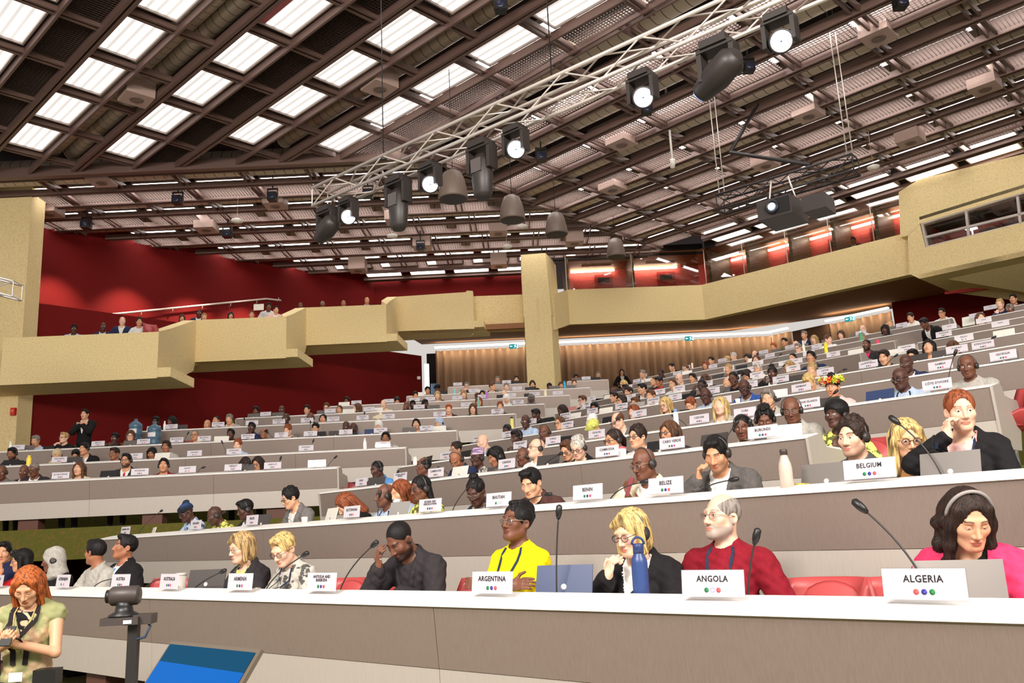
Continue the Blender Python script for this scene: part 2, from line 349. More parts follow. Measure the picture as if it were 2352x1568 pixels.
def duct_mat():
    m = DUCT; nt = m.node_tree; b = nt.nodes['Principled BSDF']
    tc = nt.nodes.new('ShaderNodeTexCoord'); sp = nt.nodes.new('ShaderNodeSeparateXYZ'); nt.links.new(tc.outputs['Object'], sp.inputs[0])
    ml = nt.nodes.new('ShaderNodeMath'); ml.operation = 'PINGPONG'; ml.inputs[1].default_value = .14; nt.links.new(sp.outputs[0], ml.inputs[0])
    lt = nt.nodes.new('ShaderNodeMath'); lt.operation = 'LESS_THAN'; lt.inputs[1].default_value = .012; nt.links.new(ml.outputs[0], lt.inputs[0])
    mx = nt.nodes.new('ShaderNodeMix'); mx.data_type = 'RGBA'; mx.inputs[6].default_value = b.inputs['Base Color'].default_value; mx.inputs[7].default_value = (*lin((110, 96, 84)), 1)
    nt.links.new(lt.outputs[0], mx.inputs[0]); nt.links.new(mx.outputs[2], b.inputs['Base Color'])
duct_mat()
def duct(A, B, r, label, group=None):
    A = Vector(A); B = Vector(B); d = B-A; m = MB(); L = d.length
    m.tube([(0, 0, 0), (L, 0, 0)], r, 16)
    for x in (.0, L-.05): m.tube([(x, 0, 0), (x+.05, 0, 0)], r*1.06, 16)
    o = m.build('ventilation_duct', DUCT, None, A); o.rotation_euler = d.to_track_quat('X', 'Z').to_euler()
    return tag(o, label, 'ventilation duct', group)
# the left field: lights seen from along their length
YL_END = 21.1
nl = 0; ducts = 0
for i in range(-4, 4):
    n0 = 5.64+1.92*i; off = 16.65 if i % 2 == 0 else 15.6
    for j in range(-6, 6):
        a1 = off+1.92*j; ac = a1-.76; nc = n0+.395; P = AN(ac, nc)
        cs = [AN(a1+da, n0+dn) for da in (.15, -1.7) for dn in (0, .8)]
        if max(p.y for p in cs) > YL_END-.05 or min(p.y for p in cs) < 7.5: continue
        if not -17 < P.x < 6: continue
        o = ceiling_light(P.x, P.y, ZC+.06, AR+math.pi, LM1, 'square white tube light in the open brown grid above the first rows', 'ceiling lights near the stage'); nl += 1
        if i == 1 and abs(ac-(15.6-1.92-.76)) < .1:   # one tube of this fitting is dead and shows reddish
            o['label'] = 'white ceiling tube light with one dead reddish tube'; o['group'] = 'ceiling light with a dead tube'
            q = MB(); q.box((.2, -.76, .03), (.395, .76, .044)); q.build('dead_tube', UNLIT, o)
        # cross beam at the lower end of every light
        A_, B_ = AN(a1+.2, n0-.05, ZC+.05), AN(a1+.2, n0+1.87, ZC+.05)
        seg(A_, B_, .06, .12); seg(AN(a1+.33, n0-.05, ZC+.05), AN(a1+.33, n0+1.87, ZC+.05), .06, .12)
        if i % 2 or i == -2: grille_panel(AN(ac+.0, n0+1.35), AV, NV, 1.75, .85, ZC+.06)
        if i == 3: ceiling_light(*AN(ac, n0+1.4, ZC+.6), AR, LM2, 'ceiling light hidden behind the grille near the truss', 'ceiling lights behind grilles')
    if i % 2 == 0 and i != -2:
        ta = [AN(a_, n0+1.2) for a_ in np.arange(2, 26, .25)]; ta = [p for p in ta if 8 < p.y < 20.6]
        if ta:
            for dn in (-.02, .42):
                A_ = ta[0]+NV*dn; B_ = ta[-1]+NV*dn
                duct((A_.x, A_.y, ZC+.42), (B_.x, B_.y, ZC+.42), .2, 'round spiral duct above the open grid beside the near ceiling lights', 'ducts above the near grid'); ducts += 1
    # long beams
    for dn, w in ((-.1, .07), (-.22, .07), (.9, .05)):
        pts = [AN(a_, n0+dn) for a_ in np.arange(0, 27, .1)]; pts = [p for p in pts if 7 < p.y < YL_END-.02 and p.x > -18]
        if pts: seg(pts[0]+Vector((0, 0, ZC)), pts[-1]+Vector((0, 0, ZC)), w, .2)
struct(bm_.build('ceiling_beam_near', BEAM)); bm_ = MB()
struct(grille.build('ceiling_grille_near', MESHM)); grille = MB()
# crease beam between the fields
bm_.bar((-17, YL_END, ZC-.02), (-2.3, YL_END, ZC-.02), .16, .3)
# generic strips
MV = Vector((.62, .785, 0)); MO = Vector((-2.3, 21.1, 0))
def field(name, ex, ey, rows, pitch, first, lim, zf, group):
    """rows of [duct strip, grille strip with lights above]; lim(v) gives the run along ex for a strip at v along ey"""
    global bm_, grille
    ang = math.atan2(ex.y, ex.x)
    for k in range(rows):
        v = first+pitch*k; z = zf(v)
        def P(u, vv, dz=0): return ex*u+ey*vv+Vector((0, 0, zf(vv)+dz))
        h = pitch/4
        for vv in (v-h, v+h):
            u0, u1 = lim(vv)
            for d in (-.07, .07): bm_.bar(P(u0, vv+d), P(u1, vv+d), .05, .16)
        u0, u1 = lim(v)
        for dv in (0,): duct(P(u0, v+dv, .40), P(u1, v+dv, .40), .36, f'{ORD[k]} long spiral duct of the {group}, counted from the stage')
        vm = v+2*h; u0, u1 = lim(vm); N = int((u1-u0)/1.85)
        for i in range(N):
            uc = u0+(i+.5)*1.85; c = P(uc, vm)
            grille_panel(c, ex, ey, 1.5, 2*h-.3, z+.04, .085)
            ceiling_light(*P(uc, vm-.05, .2), ang+math.pi/2, LM2, 'long ceiling tube light glowing through a brown grille of the '+group, 'ceiling lights behind grilles of the '+group)
        for i in range(int((lim(v)[1]-lim(v)[0])/1.85)+1):
            u_ = lim(v)[0]+i*1.85
            for d in (-.09, .09):
                if u_+d < lim(v)[1]: bm_.bar(P(u_+d, v-h, .02), P(u_+d, v+3*h, .02), .05, .14)
    struct(bm_.build('ceiling_beam_'+name, BEAM)); bm_ = MB()
    struct(grille.build('ceiling_grille_'+name, MESHM)); grille = MB()
def open_row(ex, ey, v, u0, u1, z, label, group, gap=.12, l=1.5):
    ang = math.atan2(ex.y, ex.x)
    N = int((u1-u0)/(l+.32))
    for i in range(N):
        c = ex*(u0+(i+.5)*(l+.32))+ey*v
        ceiling_light(c.x, c.y, z, ang+math.pi/2, LM2B, label, group)
    for dv in (-.45, .45):
        bm_.bar(ex*u0+ey*(v+dv)+Vector((0, 0, z-.02)), ex*u1+ey*(v+dv)+Vector((0, 0, z-.02)), .06, .16)
LM2B = light_mesh(.62, 1.42, striped_light('tube_light_far', 5, .5))
zb = lambda y: ZC+.05*max(0, y-22)
zr_ = lambda v: ZC+.05*max(0, v-17.7)
XV, YV = Vector((1, 0, 0)), Vector((0, 1, 0)); UV, VV = Vector((1, -1, 0))/S2, Vector((1, 1, 0))/S2
field('rear', XV, YV, 5, 2.2, 22.0, lambda y: (max(y-CUPP, -16.5), -2.3+(y-21.1)*.79), zb, 'rear field')
um = lambda v: -16.55-.117*(v-13.3)/.9935
field('side', UV, VV, 6, 2.25, 13.35, lambda v: (um(v), -1.5), zr_, 'side field')
yb1, yb2, yb3 = 32.0, 33.5, 34.9
lab = 'open ceiling tube light in the {} row over the rear gallery'
open_row(XV, YV, yb1, -8.9, 5.6, zb(yb1), lab.format('front'), 'ceiling lights over the rear gallery, front row')
open_row(XV, YV, yb2, -6.1, 1.6, zb(yb2), lab.format('middle'), 'ceiling lights over the rear gallery, middle row')
open_row(XV, YV, yb3, -6.3, 1.6, zb(yb3), lab.format('back'), 'ceiling lights over the rear gallery, back row')
lab = 'open ceiling tube light in the {} row beside the interpreter booths'
open_row(UV, VV, 26.1, -16.2, -1, zr_(26), lab.format('inner'), 'ceiling lights by the booths, inner row')
open_row(UV, VV, 27.4, -16.4, -1, zr_(27), lab.format('outer'), 'ceiling lights by the booths, outer row')
struct(bm_.build('ceiling_beam_rim', BEAM)); bm_ = MB()
# upper deck that closes the void
q = MB(); q.box((-22, 4, 13.6), (26, 42, 13.8)); struct(q.build('ceiling', mat('ceiling_void', (58, 44, 42), .9)))
# fascia over the booths and the centre pillar
q = MB(); zt = 11.35
fa = [at_y(1195, 600, 31.2), at_y(1450, 590, 33.)]

A_ = VV*27.9+UV*(-16.9); B_ = VV*27.9+UV*2
q.bar((A_.x, A_.y, 12.2), (B_.x, B_.y, 12.2), .12, .4)
q.bar((1.4, 32.2, 12.2), (A_.x, 32.2, 12.2), .12, .4); struct(q.build('ceiling_fascia', DARK))
# speaker boxes: white cubes with a round cone, in the duct strips
SPK = mat('speaker_white', (176, 150, 140), .6); SPKD = mat('speaker_cone', (120, 98, 90), .6)
def speaker(px, py, z, rz, label, s=.62):
    p = at_z(px, py, z); o = empty('ceiling_speaker', (p.x, p.y, z), rz)
    m = MB(); m.box((-s/2, -s/2, 0), (s/2, s/2, .48)); m.build('housing', SPK, o)
    c = MB(); c.lathe([(.15, 0), (.15, -.012), (.10, -.012), (.09, -.004), (.04, -.02), (.0, -.02)], 20); c.build('cone', SPKD, o)
    return tag(o, label, 'loudspeaker')
i = 0
for px, py, rz in [(313,229,.75),(233,420,0),(113,493,0),(632,474,0),(474,529,0),(872,205,.75),(1428,333,.785),(1407,437,.785),(2018,88,.785),(1858,268,.785),(2263,205,.785),(2092,328,.785),(1759,382,.785),(908,510,0),(1145,537,0),(1320,560,0),(970,570,0),(1146,612,0),(822,622,0)]:
    speaker(px, py, ZC-.12, rz, f'square white ceiling speaker with a round cone, {ORD[i]} counted from the left pillar'); i += 1
# ---------------------------------------------------------------- desk rows
ROWPX = {
'r1': [(-260,1356),(0,1360),(116,1363),(231,1367),(464,1374),(800,1381),(1040,1389),(1380,1402),(1886,1410),(2352,1420),(2560,1424)],
'r2': [(220,1239),(2420,1068)], 'r3': [(733,1133.6),(1848,998)], 'r4': [(915.6,1073),(2271,879.5)], 'r5': [(1051,1024),(2420,809)],
'r6': [(1163,985),(2420,777)], 'r7a': [(1275,950),(1888,841)], 'r7b': [(2030,817),(2420,748)], 'r8a': [(1357,922),(1973,809)], 'r8b': [(2108,786),(2420,731)],
'r9a': [(1387,904),(2052,780)], 'r9b': [(2180,756),(2420,714)], 'r10a': [(1445,891),(2118,754)], 'r10b': [(2260,727),(2420,698)], 'r11a': [(1463,880),(2178,733)], 'r11b': [(2322,701),(2420,683)],
'L1': [(-80,1115),(774,1077)], 'L2': [(-80,1075),(930,1028)], 'L3': [(-80,1041),(1048,990.5)], 'L4': [(300,991),(1183,952.5)], 'L5': [(543,960),(1250,929)],
'L6': [(756,932),(1308,908)], 'L7': [(935,909),(1355,889.4)], 'L8a': [(1030,888),(1211,880)], 'L8b': [(1304,875),(1396,871.7)]}
ROWNAME = {'r1': 'the long front desk', 'r2': 'the second main row', 'r3': 'the third main row', 'r4': 'the fourth main row', 'r5': 'the fifth main row', 'r6': 'the sixth main row', 'r7a': 'the seventh main row', 'r7b': 'the seventh row beyond the aisle', 'r8a': 'the eighth main row', 'r8b': 'the eighth row beyond the aisle', 'r9a': 'the ninth main row', 'r9b': 'the ninth row beyond the aisle', 'r10a': 'the tenth main row', 'r10b': 'the tenth row beyond the aisle', 'r11a': 'the topmost main row', 'r11b': 'the topmost row beyond the aisle',
'L1': 'the first side row', 'L2': 'the second side row', 'L3': 'the third side row', 'L4': 'the fourth side row', 'L5': 'the fifth side row', 'L6': 'the sixth side row', 'L7': 'the seventh side row', 'L8a': 'the last side row', 'L8b': 'the last side row by the curtain'}
ROWS = {}
for key, pts in ROWPX.items():
    num = int(''.join(c for c in key if c.isdigit())); n = num+3 if key[0] == 'L' else num
    z = ROWZ[n]
    if key == 'r1':
        P = [at_z(x, y, z) for x, y in pts]; cf = np.polyfit([p.x-p.y for p in P], [p.x+p.y for p in P], 2)
        P = [Vector(((v_+d_)/2, (v_-d_)/2, z)) for d_ in np.linspace(P[0].x-P[0].y, P[-1].x-P[-1].y, 25) for v_ in [float(np.polyval(cf, d_))]]
    elif key[0] == 'L': P = [at_y(x, y, LY[n]) for x, y in pts]
    else: P = [at_plane(x, y, (CC[n], 0, 0), (1, 1, 0)) for x, y in pts]
    P = [Vector((p.x, p.y, 0)) for p in P]
    ROWS[key] = dict(P=P, z=z, n=n, px=pts)
def row_back(key, i=0):
    P = ROWS[key]['P']; d = (P[-1]-P[0]).normalized() if i is None else (P[i+1]-P[i]).normalized()
    return Vector((-d.y, d.x, 0)), d
def on_row(key, px, depth, py=1000):
    """plan point on the row at a pixel column, a given depth behind the front edge; returns point, back normal, run direction"""
    P = ROWS[key]['P']; d = Vector(ray(px, py)); best = None
    for i in range(len(P)-1):
        n, t = row_back(key, i); s = (P[i]+n*depth).dot(n)/(d.dot(n)); p = d*s; p.z = 0
        u = (p-P[i]).dot(t); L = (P[i+1]-P[i]).length; e = max(0, -u, u-L)
        if best is None or e < best[0]: best = (e, p, n, t)
    return best[1], best[2], best[3]
PROF_L = [(0, -.014), (0, 0), (.25, .045), (.25, .025), (.02, -.02)]
def extrude_profile(m, prof, A, B, n, z):
    vs = [A+n*d+Vector((0, 0, z+h)) for d, h in prof]+[B+n*d+Vector((0, 0, z+h)) for d, h in prof]; k = len(prof)
    m.add(vs, [tuple(range(k)), tuple(range(k, 2*k))[::-1]]+[(i, k+i, k+(i+1) % k, (i+1) % k) for i in range(k)])
def shift(P, d):
    out = []
    for i in range(len(P)):
        a = (P[i]-P[i-1]).normalized() if i else (P[1]-P[0]).normalized(); b = (P[i+1]-P[i]).normalized() if i < len(P)-1 else a
        n = Vector((-(a+b).y, (a+b).x, 0)).normalized(); out.append(P[i]+n*(d/max(.5, n.dot(Vector((-a.y, a.x, 0))))))
    return out
def sweep(m, prof, P, z, close=True):
    k = len(prof); cols = [shift(P, d) for d, h in prof]; vs = []
    for i in range(len(P)):
        for j, (d, h) in enumerate(prof): vs.append(cols[j][i]+Vector((0, 0, z+h)))
    fs = [(i*k+j, (i+1)*k+j, (i+1)*k+(j+1) % k, i*k+(j+1) % k) for i in range(len(P)-1) for j in range(k if close else k-1)]
    if close: fs += [tuple(range(k)), tuple(range((len(P)-1)*k, len(P)*k))[::-1]]
    m.add(vs, fs)
def split_poly(P, L0):
    cum = [0]
    for i in range(len(P)-1): cum.append(cum[-1]+(P[i+1]-P[i]).length)
    T = cum[-1]; N = max(1, round(T/L0)); out = []
    def at(d):
        for i in range(len(P)-1):
            if d <= cum[i+1]+1e-9: return P[i].lerp(P[i+1], (d-cum[i])/max(1e-9, cum[i+1]-cum[i]))
        return P[-1]
    for j in range(N):
        a, b = T*j/N, T*(j+1)/N; out.append([at(a)]+[P[i] for i in range(len(P)) if a+.02 < cum[i] < b-.02]+[at(b)])
    return out
for key, r in ROWS.items():
    P, z = r['P'], r['z']; o = empty('conference_desk', (P[0].x, P[0].y, z-.8))
    org = Vector((P[0].x, P[0].y, z-.8)); Q = [p-Vector((org.x, org.y, 0)) for p in P]; zl = .8
    fr = int(r['n']) <= 3 or key in ('L1',)
    q = MB(); sweep(q, PROF_L, Q, zl); q.build('ledge', LEDGE, o)
    q = MB(); sweep(q, [(.25, .0), (.25, -.09), (.74, -.1), (.74, -.07), (.262, -.06), (.262, .0)], Q, zl); q.build('work_surface', LEDGE, o)
    Lseg = 2.45 if key != 'r1' else 2.75
    for S in split_poly(Q, Lseg):
        a = S[0].lerp(S[1], min(.5, .004/(S[1]-S[0]).length)); S = [a]+S[1:]
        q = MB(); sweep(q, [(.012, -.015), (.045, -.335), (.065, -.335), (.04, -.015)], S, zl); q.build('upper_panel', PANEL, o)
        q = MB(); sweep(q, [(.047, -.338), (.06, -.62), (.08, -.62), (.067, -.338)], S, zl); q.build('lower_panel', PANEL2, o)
    n, t = row_back(key, 0)
    ends = ([0] if key not in ('r1', 'L1', 'L2', 'L3') else [])+([len(Q)-1] if key not in ('r1', 'r2', 'r5', 'r6', 'r7b', 'r8b', 'r9b', 'r10b', 'r11b') else [])
    for e in ends:
        n, t = row_back(key, 0 if e == 0 else len(Q)-2); s = 1 if e == 0 else -1
        prof = [(.0, -.01), (.25, .04), (.33, -.075), (.74, -.1), (.80, -.2), (.62, -.62), (.062, -.62)]
        q = MB(); q.prism([Q[e]-t*(.028*s)+n*d+Vector((0, 0, zl+h)) for d, h in prof], t*(.026*s)); q.build('end_panel', PANEL2, o)
    for S in split_poly(Q, 1.9):
        c = S[0].lerp(S[-1], .5); d = (S[-1]-S[0]).normalized(); nn = Vector((-d.y, d.x, 0))
        q = MB(); T = Matrix(((d.x, nn.x, 0, c.x), (d.y, nn.y, 0, c.y), (0, 0, 1, 0), (0, 0, 0, 1)))
        q.box((-.17, .12, 0), (.17, .34, zl-.1), T); q.build('pedestal', WOODP, o)
    tag(o, f"grey conference desk with a white ledge, {ROWNAME[key]}", 'desk', 'conference desks')
# ---------------------------------------------------------------- name signs
SIGNW = mat('sign_card', (218, 211, 215), .55); ACR = glass('acrylic', (253, 253, 254), .02); INK = mat('sign_ink', (34, 30, 40), .6)
DOTC = {'g': mat('dot_green', (24, 124, 62), .5), 'b': mat('dot_blue', (52, 48, 150), .5), 'r': mat('dot_red', (240, 84, 84), .5), 'p': mat('dot_pale', (222, 200, 215), .5)}
HOL = {'o': mat('dot_ring_blue', (130, 130, 200), .5)}
_txt = {}
def text_mesh(txt):
    if txt in _txt: return _txt[txt]
    c = bpy.data.curves.new('lettering', 'FONT'); c.body = txt; c.align_x = 'CENTER'; c.align_y = 'CENTER'
    c.size = 1; c.offset = .012; c.resolution_u = 2; c.space_line = .82; c.space_character = 1.08; c.extrude = .004
    o = bpy.data.objects.new('tmp', c); COL.objects.link(o)
    dg = bpy.context.evaluated_depsgraph_get(); me = bpy.data.meshes.new_from_object(o.evaluated_get(dg)); bpy.data.objects.remove(o); bpy.data.curves.remove(c)
    me.name = 'lettering'; xs = [v.co.x for v in me.vertices]; ys = [v.co.y for v in me.vertices]
    me.materials.clear(); me.materials.append(INK)
    _txt[txt] = (me, max(xs)-min(xs), max(ys)-min(ys)); return _txt[txt]
SW, SH = .297, .112
def _card():
    m = MB(); m.box((-SW/2, -.001, 0), (SW/2, .001, SH)); return m.mesh('card', [SIGNW])
def _holder():
    m = MB(); m.box((-SW/2-.004, -.006, -.004), (SW/2+.004, -.003, SH+.004)); m.box((-SW/2-.004, .003, -.004), (SW/2+.004, .006, SH+.004)); m.box((-SW/2-.004, -.075, -.008), (SW/2+.004, .02, -.004)); return m.mesh('holder', [ACR])
def _dot(ring=False):
    m = MB(); n = 18; r = .0105
    if ring: m.add([(r*k*math.cos(2*math.pi*i/n), 0, r*k*math.sin(2*math.pi*i/n)) for k in (1, .8) for i in range(n)], [(i, (i+1) % n, n+(i+1) % n, n+i) for i in range(n)])
    else: m.lathe([(r, 0), (r, .0008), (0, .0008)], n, Matrix.Rotation(math.pi/2, 4, 'X'))
    return m
CARD, HOLDER = _card(), _holder()
DOTM = {k: _dot().mesh('dot', [v]) for k, v in DOTC.items()}; DOTM['o'] = _dot(True).mesh('dot', [HOL['o']])
SIGNS = """r1:BAHAMAS=21,AZERBAIJAN=166*gpr,AUSTRIA=293,AUSTRALIA=401,ARMENIA=558,ANTIGUA AND|BARBUDA=738,ARGENTINA=1115,ANGOLA=1603*gor,ALGERIA=2070*rbg
r2:BELGIUM=1985,BELIZE=1518,BENIN=1340,BHUTAN=1138*goo,BOSNIA AND|HERZEGOVINA=983,BOTSWANA=806,BRAZIL=582,BULGARIA=456,BURKINA FASO=299
r3:BURUNDI=1752,CABO VERDE=1541,CAMBODIA=1391,CANADA=1160,CAMEROON=998,CENTRAL AFRICAN|REPUBLIC=917,CHAD=828
r4:CÔTE D'IVOIRE=2170,COOK ISLANDS=1864,CUBA=1716,CZECHIA=1609,CROATIA=1370,CYPRUS=1269,DEMOCRATIC REPUBLIC|OF THE CONGO=1193,DENMARK=1022
r5:GEORGIA=2336,GAMBIA=2185,GERMANY=1853,GHANA=1668,GREECE=1472,GUATEMALA=1304,GUINEA=1165,GUINEA-BISSAU=1097
r6:KYRGYZSTAN=2293,KUWAIT=2230,LAO PEOPLE'S|DEMOCRATIC REPUBLIC=2017,LATVIA=1914,LEBANON=1808,LESOTHO=1735,LIBERIA=1646,LIBYA=1558,LIECHTENSTEIN=1507,LUXEMBOURG=1432,LITHUANIA=1364,MADAGASCAR=1301,MALAWI=1222
r7a:PANAMA=1840,PARAGUAY=1753,PERU=1699,PHILIPPINES=1634,PORTUGAL=1569,POLAND=1523,QATAR=1454,REPUBLIC|OF KOREA=1352
r7b:PALAU=2251*gpr,PAKISTAN=2112
r8a:TONGA=1938,~=1364,~=1628,~=1748,~=1822,~=1849
r8b:THAILAND=2205,~=2343
r9a:~=1451,~=1690,~=1759,~=1881
r9b:~=2221,~=2305
r10a:~=1472,~=1568,~=1653,~=1789,~=1902
r10b:~=2289
r11a:~=1489,~=1591,~=1676,~=1775,~=1838,~=2010,~=2109
r11b:~=2326
L1:EL SALVADOR=145,ECUADOR=325,EGYPT=433*gpr,DOMINICAN|REPUBLIC=537,DJIBOUTI=627,DEMOCRATIC PEOPLE'S|REPUBLIC OF KOREA=728
L2:INDONESIA=140,INDIA=313,ICELAND=448*gpr,HONDURAS=538,HUNGARY=703,GUYANA=879
L3:~=43,MEXICO=226,MONACO=330*gpr,MONTENEGRO=406,MAURITIUS=469,MAURITANIA=569,MARSHALL|ISLANDS=646,MALTA=713,MALI=794,MALDIVES=874,MALAYSIA=980
L4:SENEGAL=393,SAUDI ARABIA=500,SAMOA=578,SAINT VINCENT AND|THE GRENADINES=640,SAINT KITTS|AND NEVIS=705,SAINT LUCIA=765,RUSSIAN|FEDERATION=1011,RWANDA=833,ROMANIA=893,REPUBLIC OF|MOLDOVA=1145
L5:~=609,~=758,~=848,~=964,~=1074,UNITED ARAB|EMIRATES=1194
L6:~=819,~=894,~=954,~=990,~=1053,~=1113,~=1178,~=1233,~=1287
L7:~=1091,~=1193
L8a:~=1055,~=1169
L8b:~=1355"""
SIGNPOS = {}
def put_on(key, px, depth, dz, extra_rz=0, tilt=0, side=0):
    p, n, t = on_row(key, px, depth); f = -n   # facing the stage
    rz = math.atan2(f.y, f.x)+math.pi/2+extra_rz
    T = Matrix.Translation((p.x, p.y, ROWS[key]['z']+dz)) @ Matrix.Rotation(rz, 4, 'Z')
    if tilt: T = T @ Matrix.Rotation(tilt, 4, 'X')
    return T
for line in SIGNS.split('\n'):
    key, items = line.split(':', 1); blanks = 0
    for it in items.split(','):
        nm, px = it.split('='); dots = 'gbr'
        if '*' in px: px, dots = px.split('*')
        px = float(px)
        o = empty('name_sign', M=put_on(key, px, .13, .046, R.uniform(-.06, .06), -.10))
        link('card', CARD, o)
        SIGNPOS.setdefault(key, []).append((px, nm.replace('|', ' ')))
        if int(key[1]) < 7 or key[0] == 'L': link('holder', HOLDER, o)
        if nm == '~':
            q = MB(); q.box((-.045, -.0035, .062), (.045, -.0025, .074)); q.build('lettering', mat('ink_faint', (120, 116, 126), .6), o); blanks += 1
            tag(o, f"small white name plate, faint print, {ORD[blanks-1]} such on {ROWNAME[key]}", 'name sign', 'country name signs')
        else:
            two = '|' in nm; me, w, h = text_mesh(nm.replace('|', '\n'))
            s = min(.034 if not two else .024, .235/w); l = link('lettering', me, o); l.matrix_local = Matrix.Translation((0, -.0022, .074 if not two else .077)) @ Matrix.Rotation(math.pi/2, 4, 'X') @ Matrix.Diagonal((s, s*1.08, .2, 1))
            for i, ch in enumerate(dots): link('dot', DOTM[ch], o, ((i-1)*.0285, -.0015, .028))
            tag(o, f"white name sign reading {nm.replace('|', ' ')}, three round dots below", 'name sign', 'country name signs')
# ---------------------------------------------------------------- laptops
LC = {'s': (176, 172, 166), 'd': (66, 60, 58), 'n': (42, 58, 96), 'b': (22, 21, 23), 'w': (226, 222, 212), 'g': (110, 104, 100), 'p': (192, 128, 124), 'r': (130, 66, 66)}
LCM = {k: mat('laptop_'+k, v, .4, .4 if k in 'sg' else 0) for k, v in LC.items()}
LCN = {'s': 'silver', 'd': 'dark grey', 'n': 'navy blue', 'b': 'black', 'w': 'white', 'g': 'grey', 'p': 'dusty pink', 'r': 'dark red'}
SCR = mat('laptop_screen_dark', (18, 20, 28), .2)
def laptop_mesh(c):
    l = MB(); l.box((-.16, 0, .004), (.16, .008, .225)); b = MB(); b.box((-.16, 0, -.012), (.16, .22, .004))
    s = MB(); s.box((-.15, .008, .014), (.15, .0086, .215)); lg = MB(); lg.lathe([(.016, 0), (.016, .0006), (.0, .0006)], 16, Matrix.Translation((0, 0, .11)) @ Matrix.Rotation(math.pi/2, 4, 'X'))
    return [x.mesh(nm, [mm]) for x, nm, mm in ((l, 'lid', LCM[c]), (b, 'keyboard_base', LCM[c]), (s, 'screen', SCR), (lg, 'lid_emblem', LCM['w'] if c != 'w' else LCM['s']))]
LAPM = {c: laptop_mesh(c) for c in LC}
LAPS = """r1:400d-.5/.8,478d.5,1270n.3,2150g.2
r2:357w-.2/.8,598d.1,752w-.2,905s0,1880g0,2165g0,1172b.1/.5
r3:1632d-.1,1508b.1,1250d.1,1047w-.1,1130d.2/.7,858d.2,1800s.3
r4:1903d0,2030n0,1292b.1,1121s-.2,1062b-.2,977b-.3
r5:1398b0,1793w.2,1575b0/.6,2335g0
r6:1320w0,1393w.1,1837d0,2131d0,2196d.2,1586b0,1257b.1,1665g.2,1467s.2
r7a:1312p.1,1518b0,1692g0,1500g.2
r7b:2085w0,2346w0
r8a:1403w0,1660d0,1720b0,1545g.1,1990w.1
r9a:1427b0,1718b.1,1817g.1
r10a:1500w0,1553g0,1748w.1,1590w.2
r11a:1802g0,1868g.1,1926g0,1996g.1,2082g0,1767b0
r10b:2270w0
L1:252b-.1,563d.1
L2:27b0,172d0,372w-.1,306w0
L3:62g0,112b0/.8,298g0,731b0,770d0,853n0,940g0,1008w0,432r0/.7,508w.1
L4:350w0,413d0
L5:580g0,636g0,740g0,801w.1,866w0,998g0
L6:790w0,1107b.1,1157b0,1221b0
L7:1018b0,1073b.1,1095w0,1223b0,1280g.1,1318g.1,965w0
L8a:1144g0,1190b0
L8b:1332g0,1377b0"""
import re
for line in LAPS.split('\n'):
    key, items = line.split(':'); cnt = {}
    for it in items.split(','):
        g = re.match(r'(\d+)([a-z])(-?\d?(?:\.\d)?)(?:/(\.\d))?$', it); px = float(g[1]); c = g[2]; yaw = float(g[3] or 0); sc = float(g[4]) if g[4] else 1
        o = empty('laptop', M=put_on(key, px, .36, -.044, yaw+R.uniform(-.05, .05), -.28))
        o.matrix_world = o.matrix_world @ Matrix.Scale(sc, 4)
        for me in LAPM[c]:
            ch = link(me.name, me, o)
            if me.name.startswith('keyboard'): ch.rotation_euler = (.28, 0, 0)
        near = [s for s in SIGNPOS.get(key, []) if s[1] != '~']; w = ''
        cnt[c] = cnt.get(c, 0)+1
        if near:
            b = min(near, key=lambda s: abs(s[0]-px))
            if abs(b[0]-px) < 130: w = f"{'just left' if px < b[0] else 'just right'} of the {b[1]} sign"
        if not w: w = f"{ORD[cnt[c]-1]} of that colour on {ROWNAME[key]}"
        tag(o, f"open {LCN[c]} laptop {w}", 'laptop', 'laptops on the desks')
# ---------------------------------------------------------------- lighting truss
ALU = mat('aluminium', (226, 216, 208), .35, .6); FIX = mat('fixture_black', (48, 42, 40), .45); LENS = mat('lens_lit', (235, 245, 255), .1, emit=5); LENSB = mat('lens_blue', (120, 150, 230), .1, emit=1.5)
TRB = mat('truss_black', (40, 34, 34), .5)
def truss(name, A, B, w, h, m, label, bay=.5, r=.024, rb=.011, parts=True):
    A = Vector(A); B = Vector(B); d = (B-A); L = d.length; d.normalize(); s = Vector((-d.y, d.x, 0)).normalized()*(w/2); u = Vector((0, 0, h/2)); o = empty(name, A)
    c = [s+u, -s+u, -s-u, s-u]
    for k, e in enumerate(c):
        q = MB(); q.tube([e, e+d*L], r, 10); q.build('chord', m, o)
    q = MB(); N = int(L/bay)
    for k in range(4):
        a_, b_ = c[k], c[(k+1) % 4]
        for i in range(N):
            x0, x1 = i*L/N, (i+1)*L/N
            if i % 2: a2, b2 = a_, b_
            else: a2, b2 = b_, a_
            q.tube([a2+d*x0, b2+d*x1], rb, 6, False)
        for x in (0, L): q.tube([a_+d*x, b_+d*x], rb, 6, False)
    q.build('lattice', m, o); return tag(o, label, 'truss'), A, B, d
TA, TBp = at_z(735, 458, 6.6), at_z(1770, 0, 6.6); TD = (TBp-TA).normalized()
_, tA, tB, tD = truss('lighting_truss', TA, TA+TD*((TBp-TA).length+1.2), .29, .29, ALU, 'long silver lattice truss carrying stage lights below the ceiling')
